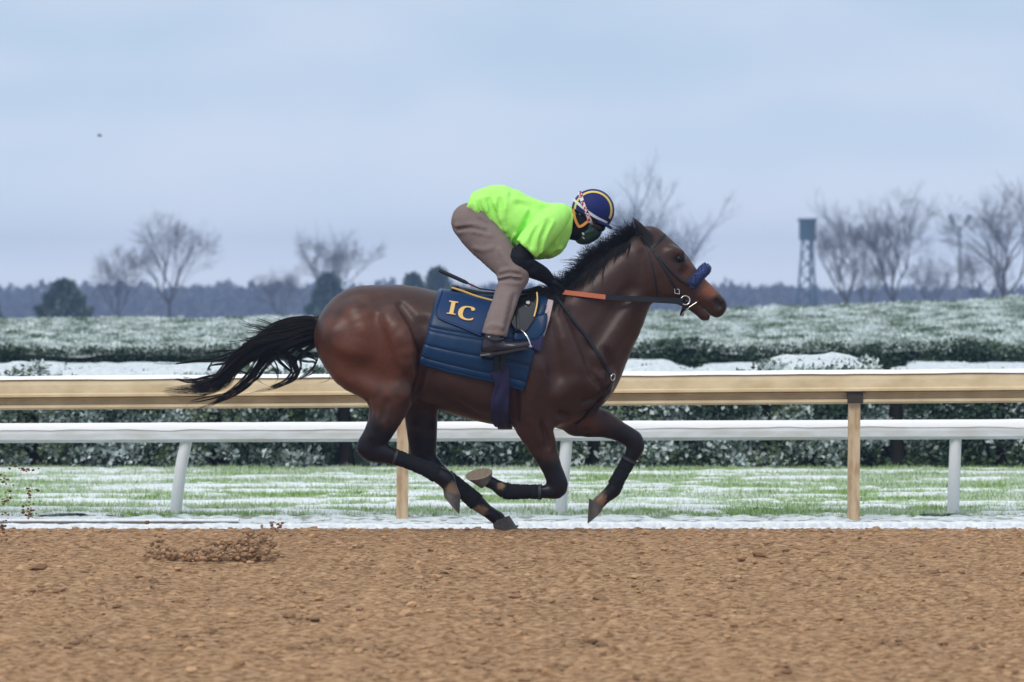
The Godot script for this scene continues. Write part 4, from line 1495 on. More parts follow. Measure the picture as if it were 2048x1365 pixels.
func build_horse() -> void:
	coat_noise.seed = 3
	coat_noise.frequency = 1.0
	coat_noise.fractal_octaves = 3
	horse = thing("racehorse", "dark bay racehorse at full gallop under a rider in lime shirt", "horse", P(1010, 1062, 0))
	var f := HF
	var px := 1.0 / S
	# trunk
	f.add(sts([[733, 672, 0, 101, 84], [800, 675, 0, 105, 90], [850, 691, 0, 111, 100], [900, 703, 0, 118, 109], [950, 713, 0, 124, 113], [1000, 721, 0, 129, 112], [1050, 723, 0, 132, 103], [1100, 724, 0, 131, 92], [1139, 736, 0, 99, 80]]), 30 * px, 4)
	# neck
	f.add(sts([[1120, 690, 0, 104, 66], [1184, 650, 0, 93, 52], [1231, 590, 0, 73, 40], [1262, 548, 0, 62, 33], [1284, 527, 0, 55, 31]]), 34 * px, 4)
	# buttock and hamstrings, both sides
	for s in [1, -1]:
		f.add(sts([[691, 676, 34 * s, 58, 50], [705, 733, 40 * s, 46, 44], [735, 760, 44 * s, 37, 38], [762, 790, 48 * s, 22, 26]]), 24 * px)
	# near hind leg
	f.add(sts([[755, 700, 44, 66, 46], [776, 742, 50, 62, 42], [786, 782, 54, 45, 34], [778, 812, 56, 39, 30], [766, 846, 57, 31, 24], [752, 874, 58, 27, 19], [742, 894, 58, 24, 17], [757, 904, 58, 22, 16], [782, 912, 58, 17, 14], [812, 922, 58, 13, 11], [850, 937, 58, 14, 11], [878, 951, 58, 17, 13], [892, 960, 58, 18, 14], [900, 976, 58, 14, 12], [904, 990, 58, 16, 14]]), 20 * px, 2)
	f.add(sts([[760, 860, 58, 9, 8], [738, 880, 58, 9, 8], [724, 896, 58, 9, 9], [740, 910, 58, 8, 8]]), 14 * px)   # point of the hock
	# far hind leg
	f.add(sts([[775, 700, -44, 66, 46], [815, 745, -50, 56, 42], [838, 790, -54, 40, 32], [843, 850, -56, 32, 24], [845, 886, -57, 29, 20], [848, 914, -58, 25, 17], [866, 934, -58, 20, 15], [888, 952, -58, 15, 12], [922, 978, -58, 14, 12], [946, 998, -58, 16, 13], [958, 1010, -58, 16, 13], [976, 1024, -58, 13, 12], [996, 1038, -58, 15, 14]]), 20 * px, 2)
	# near foreleg
	f.add(sts([[1120, 745, 40, 60, 40], [1088, 790, 46, 62, 40], [1068, 832, 48, 45, 34], [1072, 864, 46, 34, 27], [1089, 902, 44, 26, 21], [1105, 940, 42, 20, 17], [1115, 968, 42, 21, 16], [1112, 981, 42, 18, 15], [1094, 984, 42, 14, 13], [1058, 984, 42, 12, 10], [1022, 984, 42, 14, 11], [1006, 980, 42, 16, 13], [990, 970, 42, 12, 11], [978, 964, 42, 13, 13]]), 18 * px, 2)
	# far foreleg
	f.add(sts([[1130, 790, -36, 60, 40], [1155, 836, -40, 38, 30], [1203, 847, -42, 29, 23], [1240, 864, -42, 20, 17], [1266, 880, -42, 20, 16], [1271, 895, -42, 18, 15], [1265, 908, -42, 16, 13], [1254, 928, -42, 13, 11], [1237, 958, -42, 13, 11], [1227, 980, -42, 16, 13], [1211, 994, -42, 13, 11], [1198, 1006, -42, 14, 13]]), 18 * px, 2)
	var h0 := f.ck.size()
	# muscles and the grooves between them, both sides: [pixels, radius, height, blend]
	var M_ := [
		[[[715, 628], [725, 662], [712, 700]], 44, 9, 40], [[[668, 670], [676, 712]], 34, 7, 34],
		[[[782, 630], [802, 664], [818, 702], [822, 742]], 26, 6, 30], [[[774, 656], [790, 686], [802, 722]], 46, 10, 30],
		[[[800, 772], [812, 790]], 22, 6, 18], [[[756, 838], [744, 872]], 12, 3, 12],
		[[[1112, 622], [1132, 680], [1152, 735]], 36, 5, 34], [[[1192, 768]], 26, 9, 22], [[[1150, 770], [1120, 790]], 26, 8, 22],
		[[[1075, 740], [1066, 780], [1060, 818]], 34, 9, 28], [[[1066, 846], [1080, 880]], 16, 4, 14], [[[1096, 850], [1106, 890]], 13, 4, 12],
		[[[1218, 752], [1212, 785]], 18, 6, 18], [[[1160, 600], [1200, 566], [1246, 528]], 36, 4, 36], [[[1206, 712], [1240, 655], [1268, 608]], 26, 3, 30],
		[[[900, 770], [960, 800], [1010, 815]], 34, 5, 34],
	]
	for q in M_:
		f.ridge(EYE, q[0].map(func(w): return P(w[0], w[1], 0)), q[1] * 0.9 * px, q[2] * 1.35 * px, q[3] * 0.62 * px)
	var G_ := [
		[[[660, 716], [692, 730], [728, 744], [768, 756], [800, 766]], 26, 6.5, 34], [[[752, 640], [772, 690], [790, 735]], 14, 2.5, 24],
		[[[848, 650], [850, 690], [847, 730]], 18, 5, 30], [[[846, 706], [843, 738], [838, 768], [828, 800]], 11, 11, 9], [[[772, 806], [764, 836]], 9, 4, 12],
		[[[1098, 650], [1108, 700], [1112, 745]], 16, 3.5, 26], [[[1136, 626], [1160, 676], [1180, 735]], 14, 4, 14], [[[1118, 828], [1140, 838], [1172, 826]], 10, 8, 9],
		[[[1084, 846], [1090, 868], [1098, 896]], 6, 5, 6], [[[1166, 806], [1184, 800], [1204, 786]], 8, 7, 8], [[[1182, 748], [1204, 774], [1220, 790]], 8, 6, 8], [[[1212, 700], [1221, 730], [1217, 762]], 9, 5, 10], [[[800, 610], [822, 640], [838, 680], [844, 706]], 13, 6, 11], [[[1030, 784], [1029, 812], [1032, 842]], 12, 9, 10],
		[[[1184, 690], [1220, 640], [1262, 580]], 16, 2.5, 24], [[[880, 790], [940, 822]], 10, 3, 16], [[[735, 800], [742, 826]], 6, 3, 9], [[[1284, 506], [1287, 535], [1294, 562], [1304, 588]], 11, 5.5, 11],
	]
	for q in G_:
		f.ridge(EYE, q[0].map(func(w): return P(w[0], w[1], 0)), q[1] * 0.9 * px, q[2] * 1.35 * px, q[3] * 0.62 * px, true)
	# head
	h0 = f.ck.size()
	f.add(sts([[1298, 489, 0, 37, 25], [1327, 538, 0, 54, 33], [1358, 561, 0, 42, 27], [1387, 580, 0, 32, 21], [1412, 594, 0, 25, 19], [1430, 606, 0, 20, 19], [1436, 613, 0, 17, 18]]), 16 * px, 4)
	f.add(sts([[1436, 612, 0, 16, 17], [1434, 622, 0, 14, 14]]), 8 * px)
	f.add(sts([[1352, 588, 0, 18, 18], [1378, 602, 0, 16, 15], [1397, 617, 0, 14, 13], [1410, 629, 0, 14, 13]]), 8 * px)
	for s in [1, -1]:
		f.add(sts([[1318, 548, 18 * s, 38, 16], [1330, 575, 16 * s, 24, 14]]), 16 * px)                    # cheek
		f.add(sts([[1346, 506, 26 * s, 13, 9], [1360, 508, 26 * s, 10, 8]]), 10 * px)                      # brow
		f.add(sts([[1362, 530, 23 * s, 7, 6], [1385, 556, 17 * s, 6, 6], [1395, 566, 14 * s, 5, 5]]), 9 * px)   # cheek bone ridge
		f.add(sts([[1431, 600, 13 * s, 10, 8], [1441, 606, 12 * s, 9, 8]]), 8 * px)                        # nostril wing
		f.add(sts([[1298, 482, 17 * s, 10, 8], [1288, 466, 22 * s, 10.5, 6.5], [1276, 449, 25 * s, 7, 5], [1267, 436, 26 * s, 1.6, 1.6]]), 7 * px)   # ear
	for s in [1, -1]:
		f.add(sts([[1358, 519, 38 * s, 10, 9]]), 5 * px, 3, true)                                          # eye socket
		f.add(sts([[1433, 604, 21 * s, 6.5, 8], [1439, 612, 20 * s, 7.5, 8]]), 5 * px, 3, true)                # nostril
		f.add(sts([[1374, 545, 34 * s, 10, 12], [1398, 568, 30 * s, 8, 10]]), 14 * px, 3, true)            # hollow of the face
	f.add(sts([[1396, 609, 0, 0.9, 40], [1412, 622, 0, 1.3, 40], [1429, 642, 0, 2.0, 40]]), 3 * px, 3, true)   # mouth
	trunk_ids = PackedInt32Array()
	for i in f.a.size():
		if f.ch[i] < h0 and f.neg[f.ch[i]] == 0 and f.mid[i].z > -0.06 and pix(f.mid[i]).y < 860.0:
			trunk_ids.append(i)
		elif f.ch[i] >= h0 and f.mid[i].z > -0.01:
			head_ids.append(i)
	put("body", mesh_field(f, 0.0105, horse_color).mesh(), M.coat, horse)
	# eyes
	for s in [1, -1]:
		var e := SphereMesh.new()
		e.radius = 11.5 / S
		e.height = 23.0 / S
		e.radial_segments = 20
		e.rings = 12
		var o := put("eye", e, M.eye, horse)
		o.position += P(1359, 519.5, 20.5 * s / S)
	hooves()
	bandages()
	tail()
	mane()

func hoof(cf: Vector2, ch: Vector2, toe: Vector2, heel: Vector2, z: float, tilt: float) -> void:
	# coronet front and heel, toe and heel of the sole, in pixels
	var so := Soup.new()
	var rings := []
	for k in 5:
		var t := k / 4.0
		var a := cf.lerp(toe, t)
		var b := ch.lerp(heel, t)
		var pa := P(a.x, a.y, z / S)
		var pb := P(b.x, b.y, z / S)
		var half := (pa - pb) * 0.5
		var w := lerpf(15.5, 20.0, t) / S
		var side := Vector3(0, tilt * w, w)
		rings.append(so.ring((pa + pb) * 0.5, half, side, 22))
	var dirn := ((P(toe.x, toe.y, z / S) + P(heel.x, heel.y, z / S)) - (P(cf.x, cf.y, z / S) + P(ch.x, ch.y, z / S))).normalized()
	for k in 4:
		so.join(rings[k], rings[k + 1], 22)
	var pt := P(toe.x, toe.y, z / S)
	var ph := P(heel.x, heel.y, z / S)
	var mid := (pt + ph) * 0.5
	so.smooth()
	# winding check: the wall must face outwards
	if so.n[rings[2]].dot(so.v[rings[2]] - (so.v[rings[2]] + so.v[rings[2] + 11]) * 0.5) < 0.0:
		for i in range(0, so.ix.size(), 3):
			var q := so.ix[i]
			so.ix[i] = so.ix[i + 1]
			so.ix[i + 1] = q
		so.smooth()
	so.cap(rings[0], 22, so.v[rings[0]].lerp(so.v[rings[0] + 11], 0.5), -dirn)
	var h := put("hoof", so.mesh(), M.hoof, horse)
	# the sole: a raised shoe rim and a sunken sole with a frog
	var sole := Soup.new()
	var w2 := 20.0 / S
	var side2 := Vector3(0, tilt * w2, w2)
	var half2 := (pt - ph) * 0.5
	var r0 := sole.ring(mid, half2, side2, 22)
	var r1 := sole.ring(mid + dirn * 0.006, half2 * 0.97, side2 * 0.97, 22)
	var r2 := sole.ring(mid + dirn * 0.006, half2 * 0.72, side2 * 0.70, 22)
	var r3 := sole.ring(mid - dirn * 0.004, half2 * 0.68, side2 * 0.66, 22)
	var ce := sole.vert(mid - dirn * 0.008)
	sole.join(r0, r1, 22)
	sole.join(r1, r2, 22)
	sole.join(r2, r3, 22)
	for k in 22:
		sole.tri(r3 + k, ce, r3 + (k + 1) % 22)
	sole.smooth()
	put("sole", sole.mesh(), M.sole, h)

func hooves() -> void:
	hoof(Vector2(921, 990), Vector2(886, 981), Vector2(919, 1027), Vector2(888, 992), 58, 0.0)
	hoof(Vector2(1019, 1032), Vector2(985, 1043), Vector2(1039, 1063), Vector2(987, 1056), -58, 0.0)
	hoof(Vector2(961, 975), Vector2(984, 951), Vector2(931, 955), Vector2(985, 944), 42, -0.45)
	hoof(Vector2(1178, 997), Vector2(1206, 1014), Vector2(1175, 1046), Vector2(1204, 1021), -42, 0.0)

func bandages() -> void:
	# black wraps round the four cannons: turns of cloth that overlap, taped at the top
	var legs := [
		[[[786, 913], [812, 922], [850, 937], [874, 949]], 58, [16, 14.5, 15.5, 18], [15, 12.5, 13, 15]],
		[[[892, 955], [922, 978], [944, 997], [954, 1006]], -58, [16.5, 16, 17.5, 18], [14.5, 13.5, 14.5, 15]],
		[[[1084, 984.5], [1058, 984], [1022, 984], [1010, 981.5]], 42, [15, 14, 15.5, 17], [14, 12, 12.5, 14.5]],
		[[[1260, 917], [1254, 928], [1237, 958], [1230, 972]], -42, [16, 14.5, 14.5, 16], [14.5, 12.5, 12.5, 14]],
	]
	for L in legs:
		var pts := []
		for q in L[0]:
			pts.append(P(q[0], q[1], L[1] / S))
		var line := curve(pts, 37)
		var so := Soup.new()
		var last := -1
		for i in line.size():
			var t: Vector3 = (line[mini(i + 1, 36)] - line[maxi(i - 1, 0)]).normalized()
			var b := Vector3(0, 0, 1)
			var a := b.cross(t).normalized()
			var fi := i / 36.0 * 3.0
			var k := mini(int(fi), 2)
			var r: float = lerpf(L[2][k], L[2][k + 1], fi - k) / S
			var w: float = lerpf(L[3][k], L[3][k + 1], fi - k) / S
			var turn := 0.0026 * fposmod(-i / 36.0 * 6.0, 1.0) + 0.001 * sin(i * 2.1)
			var ring := so.ring(line[i], a * (r + turn), b * (w + turn), 18)
			if last >= 0:
				so.join(last, ring, 18)
			last = ring
		so.smooth()
		var o := put("leg_wrap", so.mesh(), M.wrap, horse)
		var tape := Soup.new()
		var fa := -1
		for i in 3:
			var t2: Vector3 = (line[1] - line[0]).normalized()
			var a2 := Vector3(0, 0, 1).cross(t2).normalized()
			var f2 := tape.ring(line[1] + t2 * (i * 0.009), a2 * (L[2][0] + 0.4) / S, Vector3(0, 0, 1) * (L[3][0] + 0.4) / S, 18)
			if fa >= 0:
				tape.join(fa, f2, 18)
			fa = f2
		tape.smooth()
		put("tape", tape.mesh(), M.tape, o)

func hair(so: Soup, pts: Array, w: float, segs: int, tip := 0.15) -> void:
	var line := curve(pts, segs)
	var rad := []
	for i in segs:
		var t := float(i) / (segs - 1)
		rad.append(w * lerpf(1.0, tip, t * t))
	so.tube(line, rad, 3, false)

func tail() -> void:
	var so := Soup.new()
	var R := RandomNumberGenerator.new()
	R.seed = 77
	# guide locks: points as [u, v], spread in pixels along the lock, number of hairs, hair width
	var Z := func(a, b): return Vector2(300 + a / 4.452, 560 + b / 4.452)
	var locks := [
		[[Z.call(1590, 380), Z.call(1450, 375), Z.call(1280, 400), Z.call(1100, 480), Z.call(930, 590), Z.call(800, 690), Z.call(700, 800), Z.call(610, 900), Z.call(420, 970), Z.call(150, 990)], [8, 12, 16, 18, 17, 15, 14, 17, 15, 9], 420, 1.05],
		[[Z.call(1590, 420), Z.call(1400, 430), Z.call(1220, 500), Z.call(1040, 560), Z.call(880, 640), Z.call(760, 750), Z.call(680, 850), Z.call(540, 930), Z.call(380, 960), Z.call(240, 970)], [8, 14, 18, 20, 16, 12, 11, 14, 12, 8], 260, 1.0],
		[[Z.call(1590, 450), Z.call(1400, 470), Z.call(1230, 540), Z.call(1090, 610), Z.call(1000, 720), Z.call(900, 860), Z.call(760, 980), Z.call(600, 1080), Z.call(400, 1170)], [7, 14, 18, 17, 13, 10, 8, 7, 5], 130, 0.9],
		[[Z.call(1580, 470), Z.call(1420, 510), Z.call(1270, 570), Z.call(1180, 640), Z.call(1250, 740), Z.call(1290, 820), Z.call(1220, 900), Z.call(1080, 955), Z.call(840, 1030)], [6, 13, 16, 15, 12, 8, 6, 6, 7], 110, 0.9],
		[[Z.call(1580, 490), Z.call(1470, 540), Z.call(1330, 590), Z.call(1300, 640), Z.call(1400, 690), Z.call(1480, 720), Z.call(1440, 800), Z.call(1330, 880), Z.call(1230, 905)], [5, 11, 13, 12, 10, 6, 6, 5, 5], 60, 0.75],
		[[Z.call(1560, 500), Z.call(1480, 560), Z.call(1400, 620), Z.call(1330, 690), Z.call(1340, 780), Z.call(1290, 880), Z.call(1100, 960), Z.call(950, 990)], [4, 8, 10, 9, 9, 8, 8, 9], 40, 0.7],
		[[Z.call(1300, 420), Z.call(1100, 500), Z.call(900, 580), Z.call(720, 660), Z.call(560, 710), Z.call(400, 720), Z.call(230, 745), Z.call(40, 745)], [10, 12, 12, 9, 5, 4, 4, 3], 46, 0.7],
		[[Z.call(900, 600), Z.call(760, 720), Z.call(640, 840), Z.call(520, 870), Z.call(360, 900), Z.call(230, 880), Z.call(110, 885)], [10, 10, 9, 8, 7, 6, 5], 44, 0.7],
		[[Z.call(800, 800), Z.call(640, 860), Z.call(420, 890), Z.call(300, 860), Z.call(210, 815)], [6, 6, 5, 5, 6], 16, 0.55],
		[[Z.call(1000, 600), Z.call(1060, 690), Z.call(1130, 780), Z.call(1140, 870), Z.call(1080, 960)], [10, 8, 5, 4, 4], 22, 0.55],
		[[Z.call(860, 640), Z.call(720, 720), Z.call(560, 740), Z.call(520, 800), Z.call(440, 860)], [8, 8, 7, 6, 5], 26, 0.6],
		[[Z.call(1080, 640), Z.call(980, 800), Z.call(930, 900), Z.call(760, 1010), Z.call(560, 1090), Z.call(420, 1140)], [12, 10, 8, 9, 10, 8], 40, 0.6],
		[[Z.call(900, 850), Z.call(700, 1000), Z.call(480, 1060), Z.call(360, 1080), Z.call(310, 1150)], [6, 7, 6, 5, 3], 16, 0.55],
		[[Z.call(780, 800), Z.call(900, 850), Z.call(1000, 920), Z.call(1100, 960)], [4, 3, 3, 3], 6, 0.5],
		[[Z.call(1520, 780), Z.call(1470, 820), Z.call(1360, 870), Z.call(1240, 900)], [3, 3, 3, 3], 8, 0.5],
		[[Z.call(1600, 850), Z.call(1580, 900), Z.call(1500, 920), Z.call(1400, 880)], [2, 2, 2, 2], 3, 0.5],
	]
	for fly in [[[1300, 390], [1150, 370], [1030, 265]], [[1250, 385], [1130, 355], [1000, 300]], [[1160, 420], [950, 345], [860, 275]], [[1100, 430], [890, 400], [755, 318]], [[1080, 460], [850, 400], [780, 365]], [[1060, 465], [850, 455], [690, 432]], [[1000, 500], [800, 528], [660, 545]], [[950, 520], [700, 560], [520, 640]], [[800, 620], [500, 640], [180, 670]]]:
		var g := []
		for q in fly:
			g.append(Z.call(q[0], q[1]))
		locks.append([g, [5, 4, 6], 8, 0.62])
	for L in locks:
		var g: Array = L[0]
		for k in int(L[2] * 1.25):
			var sub: int = k % maxi(2, int(L[2]) / 16)
			var sa := sub * 2.39996
			var so_ := Vector2.from_angle(sa) * (0.35 + 0.65 * fposmod(sub * 0.618, 1.0))
			var off := so_ * 0.85 + Vector2.from_angle(R.randf() * TAU) * sqrt(R.randf()) * 0.26
			var zz := sin(sub * 5.1) * 0.8 + R.randf_range(-0.2, 0.2)
			var cut := R.randf_range(0.80, 1.02)
			var wav := sub * 1.7 + R.randf() * 0.5
			var pts := []
			var m := g.size()
			for i in m:
				var t := float(i) / (m - 1)
				if t > cut and i > 1:
					break
				var sp: float = L[1][i]
				var q: Vector2 = g[i] + off * sp + Vector2(sin(wav + t * 7.0), cos(wav * 1.7 + t * 6.0)) * sp * 0.34
				var zr := (zz * sp * 0.9 + sin(wav + t * 4.0) * 4.0 * t) / S
				pts.append(P(q.x, q.y, zr))
			if pts.size() >= 2:
				hair(so, pts, L[3] * R.randf_range(0.55, 1.0) / S, maxi(8, pts.size() * 3))
	# the dock
	var dock := Soup.new()
	dock.tube(curve([P(668, 640), P(640, 642), P(610, 646), P(575, 664), P(548, 684)], 14), [13, 13, 12, 11.5, 11, 10, 9.5, 9, 8, 7, 6, 5, 4, 2].map(func(r): return r / S), 10)
	so.grow(dock)
	put("tail", so.mesh(), M.hair, horse)

func mane() -> void:
	var so := Soup.new()
	var R := RandomNumberGenerator.new()
	R.seed = 91
	# how far the neck's side stands out below the crest
	var side := []
	for i in 18:
		var row := []
		for j in 7:
			var u0 := 1100.0 + i * 10.6
			row.append(maxf(4.0, HF.march(EYE, P(u0, _crest(u0) + 4.0 + j * 10.0, 0), 0.0, trunk_ids).z * S))
		side.append(row)
	var total := 3600
	for k in total:
		var t := R.randf()
		var u := lerpf(1116.0, 1276.0, t)
		var v := _crest(u) + 5.0
		var z := R.randf_range(-9.0, 13.0)
		var len := R.randf_range(20.0, 46.0) * (0.85 + 0.35 * sin(t * 23.0) * sin(t * 11.0))
		var lie := R.randf()
		var clump := sin(t * 46.0) * 0.35 + sin(t * 97.0) * 0.2
		var pts := []
		if lie < 0.40:
			# blown back and up over the crest
			var ang := deg_to_rad(R.randf_range(196.0, 250.0)) + clump * 0.4
			if t > 0.86:
				ang = deg_to_rad(R.randf_range(200.0, 268.0))
				len *= 1.1
			var d := Vector2(cos(ang), sin(ang))
			var bend := R.randf_range(-0.9, 0.5)
			var q := Vector2(u, v)
			for i in 5:
				pts.append(P(q.x, q.y, (z * (1.0 + i * 0.25)) / S))
				q += d * len * 0.25
				d = d.rotated(-bend * 0.35)
		else:
			# lying along the near side of the crest, swept towards the withers
			var ang2 := deg_to_rad(R.randf_range(118.0, 190.0)) + clump * 0.5
			var d2 := Vector2(cos(ang2), sin(ang2))
			var q2 := Vector2(u, v - 2.0)
			var zz := 4.0
			var zc := 1.0 if lie < 0.9 else -1.0
			for i in 5:
				pts.append(P(q2.x, q2.y, zc * zz / S))
				q2 += d2 * len * 0.34
				d2 = d2.rotated(R.randf_range(-0.22, 0.12))
				var dep := clampf((q2.y - _crest(clampf(q2.x, 1100.0, 1276.0)) - 4.0) / 10.0, 0.0, 5.99)
				var at := clampf((q2.x - 1100.0) / 10.6, 0.0, 16.99)
				var a0: Array = side[int(at)]
				var a1: Array = side[int(at) + 1]
				var dj := int(dep)
				zz = lerpf(lerpf(a0[dj], a0[dj + 1], dep - dj), lerpf(a1[dj], a1[dj + 1], dep - dj), at - int(at)) + R.randf_range(0.5, 4.0)
		hair(so, pts, R.randf_range(0.5, 1.0) / S, 8, 0.2)
	put("mane", so.mesh(), M.hair, horse)

# ------------------------------------------------------------------ saddle, cloth, girth, bridle, reins
func two(called: String, so: Soup, m: Material, parent: Node3D) -> void:
	# the near piece and its twin on the far side
	put(called, so.mesh(), m, parent)
	put(called, mirrored(so).mesh(), m, parent)

func mirrored(so: Soup) -> Soup:
	var far := Soup.new()
	far.grow(so)
	for i in far.v.size():
		far.v[i].z = -far.v[i].z
		far.n[i].z = -far.n[i].z
	for i in range(0, far.ix.size(), 3):
		var w := far.ix[i]
		far.ix[i] = far.ix[i + 1]
		far.ix[i + 1] = w
	return far

func panel(uvfn: Callable, offn: Callable, nu: int, nv: int, thick: float, spine := false, mirror := false) -> Soup:
	# a padded sheet laid over the near side of the trunk (and its mirror image on the far side)
	var outer := []
	var inner := []
	for j in nv:
		for i in nu:
			var s := float(i) / (nu - 1)
			var t := float(j) / (nv - 1)
			var q: Vector2 = uvfn.call(s, t)
			var off: float = offn.call(s, t)
			if spine and j == 0:
				outer.append(P(q.x, q.y - off, 0.0))
				inner.append(P(q.x, q.y - off + thick, 0.0))
				continue
			var from_z := 0.5
			if i > 0: from_z = minf(0.5, inner[inner.size() - 1].z + 0.035)
			elif j > 1: from_z = minf(0.5, inner[inner.size() - nu].z + 0.06)
			inner.append(HF.march(EYE, P(q.x, q.y, 0.0), maxf(off - thick, 0.3) / S, trunk_ids, from_z))
	for j in nv:
		for i in nu:
			if spine and j == 0:
				continue
			var ex: Vector3 = inner[j * nu + mini(i + 1, nu - 1)] - inner[j * nu + maxi(i - 1, 0)]
			var ey: Vector3 = inner[mini(j + 1, nv - 1) * nu + i] - inner[maxi(j - 1, 0) * nu + i]
			outer.append(inner[j * nu + i] + ey.cross(ex).normalized() * thick / S)
	var so := Soup.new()
	for side in ([1.0, -1.0] if mirror else [1.0]):
		var base := so.v.size()
		var m := nu * nv
		for p in outer + inner:
			so.vert(Vector3(p.x, p.y, p.z * side))
		for j in nv - 1:
			for i in nu - 1:
				var a := base + j * nu + i
				if side > 0.0:
					so.quad(a, a + 1, a + nu + 1, a + nu)
					so.quad(m + a, m + a + nu, m + a + nu + 1, m + a + 1)
				else:
					so.quad(a, a + nu, a + nu + 1, a + 1)
					so.quad(m + a, m + a + 1, m + a + nu + 1, m + a + nu)
		var rim := []
		for i in nu: rim.append(base + i)
		for j in range(1, nv): rim.append(base + j * nu + nu - 1)
		for i in range(nu - 2, -1, -1): rim.append(base + (nv - 1) * nu + i)
		for j in range(nv - 2, 0, -1): rim.append(base + j * nu)
		for k in rim.size():
			var a2: int = rim[k]
			var b2: int = rim[(k + 1) % rim.size()]
			if side > 0.0:
				so.quad(a2, m + a2, m + b2, b2)
			else:
				so.quad(a2, b2, m + b2, m + a2)
	so.smooth()
	return so

func quad_uv(tl: Vector2, tr: Vector2, br: Vector2, bl: Vector2) -> Callable:
	return func(s: float, t: float) -> Vector2: return tl.lerp(tr, s).lerp(bl.lerp(br, s), t)

func edge_uv(left: Array, right: Array) -> Callable:
	# rows from a left to a right outline, each a list of pixels from top to bottom
	return func(s: float, t: float) -> Vector2:
		var a: Vector2 = pick(left, t)
		var b: Vector2 = pick(right, t)
		return a.lerp(b, s)

func pick(pts: Array, t: float) -> Vector2:
	var m := pts.size() - 1
	var k := mini(int(t * m), m - 1)
	return (pts[k] as Vector2).cubic_interpolate(pts[k + 1], pts[maxi(k - 1, 0)], pts[mini(k + 2, m)], t * m - k)

